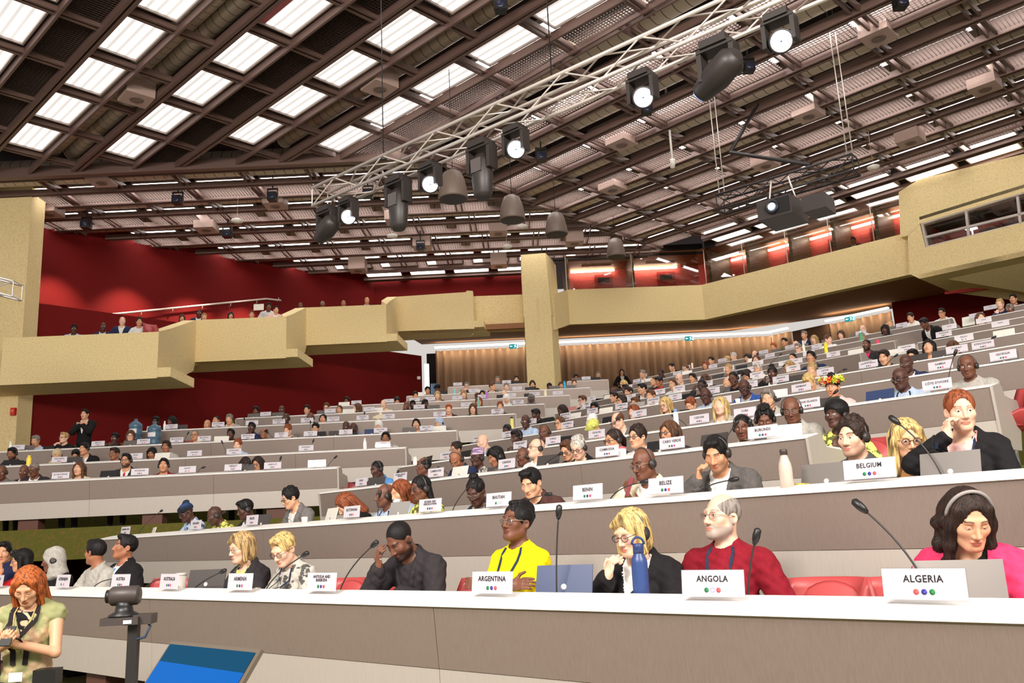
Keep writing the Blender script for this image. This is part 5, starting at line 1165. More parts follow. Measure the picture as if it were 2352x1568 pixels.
PEOPLE = """r1
8 1268 m 3 short k T.nv h 55 5 dd
50 1286 f 3 bob k T.rd g -20 8 dw
122 1285 f 5 hijab lg T.bk h -30 10 dd
219 1267 m 4 short k T.lg - -75 0 dd
287 1256 m 4 short k S.bk.wh.sb - -12 -10 ll
556 1257 f 1 bob l S.dk.yg g -5 10 dd
651 1260 f 1 short y T.lg/p g 12 28 dd
918 1239 m 5 buzz k S.dk.dk b 0 38 db
1187 1199 f 5 updo k T.ye g -5 -8 xx
1450 1222 f 1 bob y S.bk.wh gh -10 16 dm
1658 1186 m 1 fringe g C.mr gb -20 -6 ll
2222 1190 f 2 wavy d S.pk.bk n 34 26 tt
r2
1958 1003 m 1 curly d T.cg hs -5 6 dd
2083 1008 f 2 long y S.dk.tn gh 35 12 dd
2206 942 f 1 pony r S.bk.lp - 30 8 dk
1645 1040 m 3 short k S.cg.wh hs 12 26 dk
1479 1064 m 5 bald k S.cr.wh gh -12 14 pm
1220 1108 m 2 quiff k S.br.bk.rd - 12 24 dd
1093 1128 f 6 bun k S.nv.be g 18 28 dd
966 1121 f 5 braids k T.yg/p gh -5 10 dd
920 1130 f 2 long r T.lb m -5 18 dd
885 1137 m 5 bald k C.lb h -25 4 dd
793 1158 f 2 long r T.bk - -20 45 dd
667 1143 m 2 curly k S.gy.wh g -12 22 dd
563 1169 m 6 short k S.dk.wh h -12 20 dd
493 1183 m 6 bald k T.yg/p h -15 24 dd
428 1177 m 6 knit bl C.lb/p g 0 26 dd
r3
1818 941 m 5 bald k S.lg.nv.tn gh 20 16 dd
1920 953 f 6 afro k T.yg/p h -5 -2 lh
1706 980 m 5 buzz k C.lg/p h 15 14 dd
1757 962 f 5 updo k T.dk h 25 26 dd
1538 993 f 3 long n T.dk gh -8 4 dd
1464 1003 m 2 curly d T.wh g -4 4 dd
1410 1010 f 3 pony d T.dk gh -15 10 dd
1328 1028 f 1 updo w S.bk.cr gh 15 22 dd
1303 1033 f 2 short n T.dk g 10 25 dd
1232 1029 m 1 bald w C.wh gh -15 -8 dd
1202 1048 m 5 bald k C.lg gh -10 10 dd
1139 1048 f 4 bob k T.bk h -15 22 dd
1097 1052 m 6 kufi pu T.lg/p gh 0 -4 dd
1048 1055 m 4 bald k T.nv h 20 45 dd
973 1070 m 5 fringe k S.dk.wh gh -8 0 dd
866 1077 m 6 buzz k C.sb h -5 20 dd
r4
2222 840 m 5 bald k C.lg h 5 12 dd
2068 868 m 6 bald k C.lb g -15 14 dd
1912 888 f 3 bun k T.lp - 10 10 dd
1764 915 m 2 short g S.lg.bk h 20 16 dd
1655 932 f 1 long y S.lg.wh - 10 -2 dd
1419 966 m 1 fringe n S.gy.wh.nv g -10 22 dd
1365 986 f 2 turban yg T.lg - 0 40 dd
1251 992 m 5 bald k S.dk.wh gh 15 18 dc
1187 1004 m 6 short k S.dk.dk gh 0 20 dc
1109 1014 m 1 bald w T.lb - -10 14 dd
1047 1032 f 3 updo d T.dk g -5 10 dd
r5
2081 833 m 6 bald k S.nv.wh g 5 20 dd
1859 876 f 2 short y T.lg - 0 48 dd
1710 889 m 6 bald k S.yb.lg.pu gh -5 16 dd
1621 908 m 6 bald k C.lb gh -5 20 dd
1587 929 f 2 short r T.rd - 5 30 dd
1528 928 f 1 long y T.bk g 0 12 dd
1456 945 f 1 bob r T.dk - -5 6 dd
1364 969 f 3 turban wh T.wh - 0 45 dd
1286 971 f 2 pony n T.lg gh 5 8 dd
1207 967 m 6 bald k C.lb h 10 8 dd
1165 988 m 6 buzz k T.dk h 0 26 dd
r6
2135 798 f 2 bob k T.be - 5 -18 dd
2097 819 m 2 short k T.dk - 5 18 dd
2190 801 f 2 bob n T.dk - 10 24 dd
2031 820 m 2 short d T.dk - -5 12 dd
1866 850 f 2 updo l T.wh h -5 8 dd
1774 857 f 6 bun k S.bk.wh - 12 8 dk
1685 868 m 5 buzz k S.nv.bk gh -5 14 dd
1671 881 m 2 bald y T.dk - 0 20 dd
1613 885 m 6 buzz k T.dk h 0 18 db
1495 909 m 2 short n C.wh b -5 8 dd
1460 925 m 2 short n T.dk - 0 12 dd
1428 920 f 2 bob d T.nv gh -12 4 dd
1366 936 m 4 short k T.dk h 10 22 dd
1291 942 f 6 long d T.bk - -10 16 dd
1231 951 m 6 short k T.bk - -10 20 dk
r7a
1863 820 m 3 short k T.nv h -5 4 dd
1813 842 f 2 wavy l T.bk - -8 6 dd
1741 847 m 2 short w T.wh - 5 20 dd
1716 862 f 3 bob d T.dk - -20 30 dd
1620 872 f 2 bob n T.dk - 0 35 dd
1545 881 m 2 buzz n C.wh h -5 18 dd
1475 892 m 2 short k S.dk.wh - -35 8 dd
1444 900 m 2 short d S.dk.wh b -12 10 dd
1410 911 m 2 short d T.dk - -20 8 dd
1338 919 m 1 short n S.nv.wh g -10 10 dc
r8a
1990 792 m 5 buzz k S.dk.pk b 5 -4 ll
1821 823 m 2 buzz k C.wh h 0 8 dd
1673 848 f 2 updo l T.dk - 5 4 dd
1591 868 m 3 short k T.lb h 0 10 dd
1560 869 m 1 bald w S.gy.wh g -10 14 dd
1514 876 m 4 short k T.rd - -10 18 dd
1502 875 m 2 buzz n T.dk - -10 4 dd
1437 893 m 6 short k T.bk - 0 10 dd
1409 900 m 6 bald k T.gn - -5 10 dd
r9a
1737 826 f 2 wavy n T.bk - 10 4 dd
1432 882 f 1 long y T.dk g -8 16 dd
r10a
2033 756 f 6 bob k T.nv - -5 16 dd
1979 774 m 2 buzz g T.dk g -5 12 dd
1902 779 m 1 short n T.wh - 80 5 dd
1833 798 m 1 short g C.wh g -5 16 dd
1718 822 f 3 bob d T.dk - -10 10 dd
1621 838 f 3 bob r T.dk - -5 8 dd
1576 847 f 1 pony n T.wh g -5 8 dd
1519 857 m 6 buzz k T.bk g 0 8 dc
1476 858 m 2 short g S.dk.wh - -10 8 dd
r11a
2163 718 m 3 short k C.wh g -5 6 dd
2091 728 m 2 short d T.wh - 5 24 dd
2045 744 m 2 buzz l S.dk.wh - -5 16 db
1982 756 m 1 bald w C.wh - 0 20 dd
1932 768 f 1 bob n T.wh - -5 16 dd
1870 779 f 1 long l T.wh - 0 16 dd
1828 792 m 1 bald y T.wh - 0 12 dd
1802 785 m 3 short k T.ol - -5 6 dd
1777 796 f 2 short o T.dk - 0 20 dd
1734 814 m 1 bald l T.dk - 0 20 dd
1685 818 m 1 short w T.lg - -10 10 dd
1671 826 f 1 short y T.wh - -10 20 dd
1634 828 m 2 short k T.dk - 5 10 dd
1543 842 m 2 short k S.bk.yg - -10 12 dd
r9b
2252 730 f 1 long n T.gy - 25 0 dd
r10b
2320 710 m 5 short g T.rd - 0 10 dd
2297 699 f 1 updo l T.nv - 0 6 dc
r11b
2327 686 m 3 short k T.bk - 0 8 dd
L1
3 1084 m 5 bald k T.gy h 10 20 dd
55 1082 m 5 bald k S.dk.wh - 15 20 dd
78 1077 m 5 buzz g S.dk.wh.bk g 5 12 dd
182 1076 f 2 long n T.cr h 0 2 dd
290 1057 m 3 short k S.dk.wh.rd ghb 5 4 dd
376 1068 m 3 short k S.mr.bk h 20 4 dd
563 1066 f 4 bob d T.dk - 40 55 dd
592 1064 f 3 long d T.wh g -20 16 dd
L2
28 1041 m 4 short k T.dk ghb 5 20 dd
131 1045 f 3 hijab be T.br h 25 14 dd
174 1045 m 3 short k T.dk - 10 30 dd
194 1030 m 3 short k S.bk.wh.gy h -15 10 dd
263 1041 m 4 short d S.bk.wh g -15 8 dd
349 1041 f 4 bob k T.bk - 0 20 dd
382 1025 f 4 short d S.lg.wh h 5 8 dd
546 1022 f 1 updo r T.lb - 5 6 dd
886 1005 m 4 short k T.lg/p gh 5 6 dd
L3
82 1012 f 3 short g T.lb - -5 12 dc
147 1005 f 1 short l T.bk g -20 2 ss
264 1006 m 6 short k T.bk - 5 6 mm
300 1000 f 1 bob n T.rd gh 10 10 dd
448 999 m 3 buzz g T.yg g -5 4 dd
530 997 m 5 short k S.dk.wh gs 0 4 dd
578 982 m 6 short k S.nv.wh g -5 4 ss
606 995 m 4 fringe k S.gy.wh g -15 4 dd
661 988 f 1 updo r T.lg/p - -10 14 dd
725 983 m 2 short k S.dk.wh - 5 18 dd
795 979 m 6 bald k T.dk - -20 12 dc
812 982 m 6 bald k S.bl.wh - 10 12 dd
870 978 f 2 hijab wh T.wh - 0 20 dc
956 974 m 2 short k S.dk.om h 5 4 dd
1009 972 f 2 hijab lb T.gy h -30 6 dd
L4
358 967 m 6 short k T.bk - 0 16 dd
394 967 f 5 long k T.bk - -25 14 dd
476 975 m 3 bald k T.dk - -5 8 dd
496 966 m 3 buzz k T.bk b 0 4 dd
527 962 m 2 short g S.lg.wh.dk h 0 14 dd
657 961 m 6 bald k C.wh h 0 8 dc
713 959 m 5 bald k S.nv.wh gh -5 18 dd
742 962 f 3 pony k T.wh h 0 4 dd
1031 939 f 1 short o S.dk.rd - 0 14 dd
1086 938 f 1 long n T.gn - 0 12 dd
1149 934 f 1 updo r T.bk - 0 6 dd
L5
588 943 f 5 short k T.bk - 0 14 dd
647 941 m 6 bald k S.dk.wh - -5 10 dd
705 940 m 2 short k S.dk.wh - 0 18 dd
750 935 m 1 short n T.nv g 0 14 dd
780 941 m 3 buzz n T.dk h -10 8 dd
820 936 f 1 long n T.wh - -60 4 dd
881 928 m 1 bald w T.cr - 0 10 dd
934 931 m 5 bald k S.dk.wh - 10 24 db
948 929 m 6 short k T.dk - 15 10 dd
976 927 m 6 short k S.bk.wh h 30 14 dk
1100 922 f 2 bob r T.bk - 0 6 dd
1163 916 f 2 hijab wh T.dk - -5 14 dd
1220 915 f 6 hijab gy T.gy - 0 8 dd
L6
796 920 f 5 short k T.dk - 0 14 dd
912 920 m 3 short k T.bk - 10 40 dd
954 908 f 3 short k T.dk - 10 16 dk
1005 907 f 1 long l S.dk.cr - 5 12 dd
1065 905 f 1 bob l T.gy - 5 16 dd
1097 911 m 2 short n T.dk - 20 12 dd
1108 906 m 2 short k T.wh g 5 10 dd
1158 905 m 1 bald y T.lp - 0 16 dd
L7
982 896 m 3 short k T.gy - 20 14 dc
1005 893 f 6 turban bk T.bk - -15 20 dd
1072 886 m 1 short g C.wh g 0 8 dm
1131 887 m 2 short n S.dk.wh - 60 2 dd
1163 888 m 1 short g C.wh - 5 8 dd
1223 882 f 2 long d T.bk - 0 16 kk
1262 888 m 5 short k T.dk - -5 12 dd
1289 885 f 2 bob n T.dk - 5 8 dd
1319 880 f 1 short r T.bl - 0 10 dd
L8a
1143 872 m 2 short g T.dk g 0 8 dd
1186 871 m 2 short d T.bk - 0 8 dd
L8b
1323 867 f 4 short k T.bk - 0 16 dd
1374 862 m 2 short g T.dk g 0 8 dd"""
POSE = dict(d='desk', t='type', l='low', c='chin', m='mouth', k='cheek', b='brow', p='phone', x='cross', w='wave', h='chest', s='clasp')
CUTN = {'S': 'suit', 'T': 'round', 'C': 'collar'}
SHAPES = {}
def clothes_words(c):
    p = c.replace('/p', '').split('.')
    if p[0] == 'S': return f"{CN[p[1]]} jacket"+(f" and {CN[p[3]]} tie" if len(p) > 3 else '')
    return f"{'patterned ' if '/p' in c else ''}{CN[p[1]]} {'shirt' if p[0] == 'C' else 'top'}"
HW = dict(short='short {} hair', quiff='thick {} hair', buzz='cropped {} hair', bald='bald head', fringe='receding {} hair', curly='curly {} hair', afro='rounded {} hair', bob='{} bob', long='long {} hair', wavy='long wavy {} hair', pony='tied back {} hair', bun='{} hair in a top bun', updo='pinned up {} hair', braids='long {} braids', hijab='{} headscarf', turban='{} headwrap', kufi='{} patterned cap', knit='{} striped knit hat')
USED = {}
BEHIND = (55, 174, 812, 948, 1097, 1502, 1671, 1303, 1202)
LANYARDS = (287, 556, 651, 1187, 1658, 2206, 1818, 2068, 1866, 2163, 885)
def add_person(key, line):
    px, py, sex, sk, hs, hc, co, fl, yaw, pit, pose = line.split(); px, py, yaw, pit, sk = float(px), float(py), float(yaw), float(pit), int(sk)
    f = sex == 'f'; near = key in ('r1', 'r2'); D0 = {'r1': .82, 'r2': .8}.get(key, .78)
    if pose in ('ll', 'xx'): D0 += .18
    if int(px) in BEHIND: D0 += .62
    p, n, t = on_row(key, px, D0, py); head = at_plane(px, py, (p.x, p.y, 0), n); Zd = float(np.dot(CF, (head.x, head.y, head.z-CZ)))
    h = min(.0115, max(.0034, Zd/1936*1.45)); h = round(h, 4) if Zd < 11.5 else .011 if Zd > 15 else .009
    cp = co.replace('/p', '').split('.'); cut = CUTN[cp[0]]; lean = .30 if pit > 20 else (-.10 if pose in ('ll', 'xx') else .13)
    if Zd >= 11.5: yaw = round(yaw/15)*15; pit = round(pit/8)*8
    P1, P2 = POSE[pose[0]], POSE[pose[1]]; slv = .45 if 'ye' in cp else 1.0
    legs = Zd > 12 or key[0] == 'L'
    hc_ = build_shape(f, lean, math.radians(yaw), math.radians(pit), headh='only'); dzv = ROWS[key]['z']-.03-(head.z-hc_[2]); st = .02 if Zd < 11.5 else .06; dzv = math.ceil(dzv/st)*st
    dzv = min(.98, max(.62, dzv))
    k = (f, lean, yaw, pit, P1, P2, h, cut, slv, hs in ('hijab',), round(dzv, 3))
    if k not in SHAPES: SHAPES[k] = build_shape(f, lean, math.radians(yaw), math.radians(pit), 0, 0, P1, P2, h, slv, 1.0 if f else 1.03, cut, True, dz=dzv, ears=hs not in ('hijab', 'bob', 'long', 'wavy'))
    parts, HM, TM = SHAPES[k]; face = -n; rz = math.atan2(face.y, face.x)+math.pi/2
    Rz = Matrix.Rotation(rz, 4, 'Z'); root = head-(Rz @ HM).translation
    o = empty('person', M=Matrix.Translation(root) @ Rz); lo = Zd > 9
    beard = .85 if 'b' in fl else (.4 if 's' in fl else 0)
    hcol = hc if hc in HAIRC else 'k'
    pat = 'p' if '/p' in co else None
    cols = {'body': skin_mat(sk, hcol, beard), 'top': cloth(CL[cp[1]], pat), 'shirt': cloth(CL.get(cp[2], CL['wh']) if len(cp) > 2 else CL['wh']), 'tie': cloth(CL[cp[3]] if len(cp) > 3 else (CL.get(cp[2], CL['wh']) if len(cp) > 2 else CL['wh'])), 'collar': cloth(CL[cp[1]] if cp[0] == 'C' else (CL.get(cp[2], CL['wh']) if len(cp) > 2 else CL['wh'])), 'trousers': cloth(CL['bk']), 'shoes': cloth((30, 24, 22))}
    nm = {'top': {'suit': 'jacket', 'round': 'blouse' if f else 'sweater', 'collar': 'shirt'}[cut]}
    def put(me, name, m, M=None):
        c = link(name, me, o)
        if M is not None: c.matrix_local = M
        if c.material_slots: c.material_slots[0].link = 'OBJECT'; c.material_slots[0].material = m
        return c
    for kk, me in parts.items():
        if kk == 'tie' and len(cp) < 4: put(me, 'shirt_front', cols['shirt']); continue
        put(me, nm.get(kk, kk), cols[kk])
    if hs != 'bald':
        hm_ = cloth(CL[hc]) if hs in ('hijab', 'turban') else (mat('cap_stripes', (120, 96, 150), .8, noise=(30, (220, 190, 200), .45, .55, (.3, .3, 3))) if hs == 'kufi' else mat('knit_stripes', (40, 70, 120), .9, noise=(14, (20, 24, 34), .45, .5, (.2, .2, 4))) if hs == 'knit' else hair_mat(hcol))
        put(hair_mesh(hs, max(h, .0045)), {'hijab': 'headscarf', 'turban': 'headwrap', 'kufi': 'cap', 'knit': 'knit_hat'}.get(hs, 'hair'), hm_, HM)
    if 'h' in fl:
        b = link('headphones', PHM[lo][0], o, M=HM)
        for e in PHM[lo][1]: link('ear_cup', e, b)
    if 'g' in fl:
        g = link('glasses', glasses_frame(lo, R.choice([(40, 30, 30), (60, 40, 34), (150, 130, 110)])), o, M=HM); link('lens', GLM[lo][1], g)
    if 'n' in fl:
        q = MB(); q.tube([(.094*math.cos(a), -.012-.012*math.sin(a), .03+.106*math.sin(a)) for a in np.linspace(-.05, math.pi+.05, 22)], .0085, 10); q.build('hair_band', mat('band_grey', (150, 142, 140), .45), o).matrix_local = HM
    if int(px) in LANYARDS: lanyard(o, parts, TM)
    if 'm' in fl:
        q = MB(); q.lathe([(.058, 0), (.052, .02), (.03, .045), (0, .052)], 16, Matrix.Translation((0, -.06, -.068)) @ Matrix.Rotation(math.pi/2, 4, 'X') @ Matrix.Diagonal((1, .85, 1, 1))); q.build('face_mask', cloth((214, 226, 240)), o).matrix_local = HM
    # words that tell this person apart
    hw = HW[hs].format(CN.get(hc, HNAME.get(hc, '')) if hs in ('hijab', 'turban', 'kufi', 'knit') else HNAME.get(hcol))
    ex = ('headband ' if 'n' in fl else '')+('glasses ' if 'g' in fl else '')+('beard ' if 'b' in fl else '')+('headphones' if 'h' in fl else '')
    near_s = [s for s in SIGNPOS.get(key, []) if s[1] != '~' and len(s[1].split()) < 4]; loc = ROWNAME[key].replace('the ', 'on the ', 1)
    if near_s:
        b = min(near_s, key=lambda s: abs(s[0]-px))
        if abs(b[0]-px) < 90: loc = f"{'left of' if px < b[0] else 'right of'} the {b[1]} sign"
    lab = f"person with {hw}, {clothes_words(co)}{', '+ex.strip().split(' ')[0] if ex.strip() else ''}, {loc}"
    if len(re.findall(r"[A-Za-z']+", lab)) > 14: lab = f"person with {hw}, {clothes_words(co)}, {loc}"
    if lab in USED: lab = lab.replace('person with', f'{["second", "third", "fourth"][USED[lab]-1]} person with'); USED[lab] = 1
    USED[lab] = USED.get(lab, 0)+1
    o['sp'] = 0; del o['sp']
    tag(o, lab, 'person', 'delegates at the desks'); return o, HM, TM
from mathutils.bvhtree import BVHTree
def lanyard(o, parts, TM, cols=(40, 52, 74), depth=.004, w=.009, pts=None, name='lanyard'):
    trees = []
    for kk in ('top', 'shirt', 'tie', 'body'):
        if kk in parts: me = parts[kk]; trees.append(BVHTree.FromPolygons([tuple(v.co) for v in me.vertices], [tuple(p.vertices) for p in me.polygons]))
    q = MB()
    for sg in (1, -1):
        P = []
        for x, z in (pts or [(.062, 1.035), (.072, 1.0), (.07, .95), (.055, .88), (.03, .79), (.006, .71)]):
            a_ = TM @ Vector((sg*x, -.6, z)); d_ = (TM.to_3x3() @ Vector((0, 1, 0))); hit = [t.ray_cast(a_, d_)[3] for t in trees]; hit = [x_ for x_ in hit if x_ is not None]
            P.append(a_+d_*(min(hit)-depth if hit else .5))
        for i in range(len(P)-1): q.bar(P[i], P[i+1], w*2, .003, (TM.to_3x3() @ Vector((0, -1, 0))))
    return q.build(name, cloth(cols), o)
PINFO = {}
_only = None
for line in PEOPLE.split('\n'):
    if ' ' not in line: key = line; continue
    o, HM, TM = add_person(key, line); PINFO[(key, int(line.split()[0]))] = (o, HM, TM)
# ---------------------------------------------------------------- red shell chairs
def chair_meshes():
    U, V_ = 15, 13; vs = []; fs = []
    for i in range(U+1):      # a shell swept from the front lip of the seat up the back
        u = i/U
        if u < .5: y = -.24+.44*(u/.5); z = .43-.025*math.sin(math.pi*u/.5)
        else: t = (u-.5)/.5; y = .20+.10*t; z = .43+.42*t
        w = .25 if u < .5 else .25-.05*((u-.5)/.5)**3
        for j in range(V_+1):
            v = j/V_*2-1; e = abs(v)**3; yy = y-(.15*e if u > .45 else .0)*min(1, (u-.45)/.2 if u > .45 else 0)*(1.1-u*.5); zz = z+(.20*e*math.sin(math.pi*min(1, u/.62)) if u < .62 else .0)
            vs.append((w*v*(1.05 if u < .5 else 1), yy, zz))
    fs = [(i*(V_+1)+j, i*(V_+1)+j+1, (i+1)*(V_+1)+j+1, (i+1)*(V_+1)+j) for i in range(U) for j in range(V_)]
    n = len(vs); vs2 = [(x, y+(.025 if k//(V_+1) > U/2 else 0), z-(.03 if k//(V_+1) <= U/2 else 0)) for k, (x, y, z) in enumerate(vs)]
    rim = [j for j in range(V_+1)]+[i*(V_+1)+V_ for i in range(1, U+1)]+[U*(V_+1)+j for j in range(V_-1, -1, -1)]+[i*(V_+1) for i in range(U-1, 0, -1)]
    m = MB(); m.add(vs+vs2, fs+[tuple(n+k for k in f[::-1]) for f in fs]+[(rim[k], n+rim[k], n+rim[(k+1) % len(rim)], rim[(k+1) % len(rim)]) for k in range(len(rim))], True)
    pad = MB(); pad.lathe([(0, .0), (.17, .0), (.2, .015), (.19, .035), (.15, .045), (0, .048)], 22, Matrix.Translation((0, -.03, .42)) @ Matrix.Diagonal((1, 1.05, 1, 1)))
    bp_ = MB(); bp_.lathe([(0, 0), (.15, 0), (.18, .012), (.16, .03), (0, .034)], 22, Matrix.Translation((0, .262, .68)) @ Matrix.Rotation(math.pi/2-.2, 4, 'X') @ Matrix.Diagonal((1, .85, 1, 1)))
    col = MB(); col.tube([(0, 0, .0), (0, 0, .4)], [.035, .028], 12); col.lathe([(.2, 0), (.2, .012), (.05, .03), (.04, .03)], 20)
    return [('shell', m.mesh('shell', [REDCH])), ('seat_cushion', pad.mesh('seat_cushion', [REDCH2])), ('back_cushion', bp_.mesh('back_cushion', [REDCH])), ('pedestal_leg', col.mesh('pedestal_leg', [STEEL]))]
CHM = chair_meshes()
def chair(key, px, label, depth=.98, turn=0.0, py=1000, dz=0):
    p, n, t = on_row(key, px, depth, py); f = -n; o = empty('swivel_chair', (p.x, p.y, ROWS[key]['z']-.8+dz), math.atan2(f.y, f.x)+math.pi/2+turn)
    for nm, me in CHM: link(nm, me, o)
    return tag(o, label, 'chair', 'red shell chairs')
for key, px, lab, tu in [('r1', 762, 'red shell chair behind the ANTIGUA AND BARBUDA sign', .3), ('r1', 846, 'red shell chair just left of the man holding his forehead', -.2), ('r1', 1050, 'red shell chair standing empty behind the ARGENTINA sign', 0), ('r1', 1215, 'red shell chair under the person in bright yellow', .2),
        ('r1', 1392, 'red shell chair left of the blond person in black', .1), ('r1', 1840, 'red shell chair holding the grey backpack', .15), ('r1', 1985, 'red shell chair standing empty behind the ALGERIA sign', -.15), ('r1', 640, 'red shell chair under the person in a checked shawl', 0),
        ('r1', 352, 'red shell chair standing empty left of the AUSTRALIA sign', .1), ('r1', 270, 'red shell chair under the person with a sky blue tie', -.2), ('r1', 215, 'red shell chair under the person facing away in a grey jacket', .2), ('r1', 420, 'red shell chair standing empty behind the AUSTRALIA sign', .3)]:
    chair(key, px, lab, turn=tu)
chair('r4', 2318, 'large red shell chair standing beside the far end of the fourth row', .75, -.9, 960); chair('r3', 1892, 'pinkish red chair at the end of the third main row', .8, -.5, 1040); chair('r3', 1990, 'red chair back behind the bearded man at the BELGIUM sign', 1.1, .3, 1010)
chair('L1', 786, 'red chair beside the end of the first side row', .6, 1.2, 1110); chair('r6', 1893, 'dark red chair at the aisle near the LATVIA sign', 1.3, .2, 830)
# ---------------------------------------------------------------- gooseneck microphones: row, base px, head px, head py
MICS = """r1:610 697 1275,776 856 1253,447 509 1313,1258 1283 1183,1679 1735 1240,2092 1983 1169,229 262 1329,346 375 1329
r2:1029 1081 1113,1173 1256 1136,1381 1476 1107,1573 1680 1102,2155 2060 969,468 513 1177,326 369 1174,865 872 1138
r3:1657 1688 976,1233 1285 1043,1038 1011 1076,905 913 1087,1718 1722 974
r4:1391 1417 964,1586 1550 957,1744 1785 920,1890 1917 902,2192 2193 813,1212 1237 1009
r5:1304 1314 977,1687 1717 898
r6:1664 1688 877,1583 1613 887,1934 1938 849,2047 2056 818,1500 1530 914,2255 2280 776
r7a:1795 1799 841,1611 1622 866
r8a:1773 1792 815
L1:455 465 1074,639 644 1054,749 769 1051,554 569 1061
L2:712 719 1014,521 511 1017
L3:422 431 996,713 713 971,630 616 994
L4:560 561 963,836 837 950"""
for line in MICS.split('\n'):
    key, its = line.split(':')
    for j, it in enumerate(its.split(',')):
        bx, hx, hy = map(float, it.split()); p, n, t = on_row(key, bx, .33); z = ROWS[key]['z']-.05; head = at_plane(hx, hy, (p.x, p.y, 0), n); base = Vector((p.x, p.y, z))
        o = empty('gooseneck_microphone', base); hd = head-base; mid = Vector((hd.x*.12, hd.y*.12, hd.z*.55 if hd.z > .2 else hd.z*.9))
        pts = [Vector((0, 0, .02))*(1-i/11)**2+mid*(2*(i/11)*(1-i/11))+hd*(i/11)**2 for i in range(12)]
        q = MB(); q.lathe([(.05, -.008), (.05, .008), (.025, .022), (0, .024)], 16); q.build('base', BLACK, o)
        q = MB(); q.tube(pts, .0045, 7); q.build('gooseneck', FIX, o)
        d = (pts[-1]-pts[-2]).normalized(); q = MB(); q.tube([hd-d*.02, hd, hd+d*.02, hd+d*.048, hd+d*.056], [.009, .016, .018, .016, .006], 10); q.build('head', BLACK, o)
        ns = [s for s in SIGNPOS.get(key, []) if s[1] != '~']; b = min(ns, key=lambda s: abs(s[0]-bx)) if ns else None
        w = f"{'left' if bx < b[0] else 'right'} of the {b[1]} sign" if b and len(b[1].split()) < 5 else f"{ORD[j]} listed on {ROWNAME[key]}"
        lb = f"thin black gooseneck microphone {w}"
        if lb in USED: lb = lb.replace('thin black', 'thin black second')
        USED[lb] = 1; tag(o, lb, 'microphone', 'gooseneck microphones')
# ---------------------------------------------------------------- bottles and cups
def bottle(key, px, h, r, col, cap, label, depth=.12, kind='flask', name='bottle'):
    p, n, t = on_row(key, px, depth); o = empty(name, (p.x, p.y, ROWS[key]['z']+(.02 if depth < .25 else -.055)))
    q = MB(); sh = .72 if kind == 'flask' else .62
    if kind == 'cup': q.lathe([(r*.75, 0), (r, h), (r*.93, h), (r*.7, .01)], 20)
    elif kind == 'tumbler': q.lathe([(r*.85, 0), (r*.9, .01), (r, h*.9), (r*.98, h*.9)], 20)
    elif kind == 'slim': q.lathe([(r, 0), (r, h*.55), (r*.9, h*.65), (r*.5, h*.85), (r*.5, h*.88)], 20)
    else: q.lathe([(r*.95, 0), (r, .008), (r, h*sh), (r*.92, h*(sh+.06)), (r*.62, h*(sh+.13)), (r*.6, h*(sh+.16))], 20)
    q.build('body', mat('bottle_'+'_'.join(map(str, col)), col, .35), o)
    if cap:
        z0 = h*.86 if kind != 'tumbler' else h*.9; rr = {'slim': .58, 'tumbler': 1.03}.get(kind, .66)*r
        q = MB(); q.lathe([(rr, z0), (rr, h*.98), (rr*.85, h), (0, h)], 18); q.build('cap', mat('cap_'+'_'.join(map(str, cap)), cap, .4), o)
    return tag(o, label, 'cup' if kind == 'cup' else 'bottle')
o = bottle('r1', 1446, .33, .04, (44, 66, 118), (38, 56, 104), 'tall navy blue flask with a loop cap beside the ANGOLA sign', .3)
q = MB(); q.tube([(.03*math.cos(a), 0, .325+.035*math.sin(a)) for a in np.linspace(0, math.pi, 10)], .006, 6); q.build('carry_loop', mat('cap_38_56_104', 0), o)
bottle('r2', 1795, .245, .04, (196, 178, 164), (60, 50, 46), 'speckled metal bottle with a dark cap between BELIZE and BELGIUM', .2, 'slim')
bottle('r1', 428, .21, .043, (176, 168, 160), (190, 184, 176), 'silver tumbler beside the AUSTRALIA sign', .3, 'tumbler')
bottle('r4', 1556, .25, .034, (226, 234, 240), (120, 160, 210), 'clear water bottle with a blue cap left of the CZECHIA sign', .12); bottle('r3', 1425, .2, .05, (244, 240, 238), (226, 90, 96), 'white jar with a pink lid right of the CAMBODIA sign', .3, 'tumbler')
bottle('r6', 1177, .27, .045, (222, 210, 120), (40, 36, 34), 'pale yellow bottle with a black handle lid at the end of the sixth row', .2); bottle('L1', 128, .2, .03, (40, 36, 36), (20, 20, 20), 'small black thermos behind the EL SALVADOR sign', .35, 'tumbler')
bottle('L2', 838, .22, .035, (250, 248, 246), (244, 244, 244), 'white bottle left of the GUYANA sign', .12, 'slim'); bottle('L2', 71, .2, .045, (246, 214, 70), (246, 224, 90), 'bright yellow bottle left of the INDONESIA sign', .2)
bottle('L3', 26, .22, .03, (240, 240, 240), (250, 250, 250), 'white pump bottle at the left end of the third side row', .12, 'slim'); bottle('L4', 377, .22, .03, (240, 238, 232), (250, 250, 248), 'slim white bottle left of the SENEGAL sign', .12, 'slim')
bottle('r9a', 1923, .26, .04, (244, 228, 20), (250, 236, 60), 'bright yellow bottle high on the ninth main row', .12); bottle('r10a', 2009, .26, .04, (70, 150, 110), (220, 240, 230), 'green bottle with a pale cap on the tenth main row', .2); bottle('r9a', 2047, .2, .035, (226, 60, 100), (230, 70, 110), 'pink bottle near the end of the ninth main row', .25)
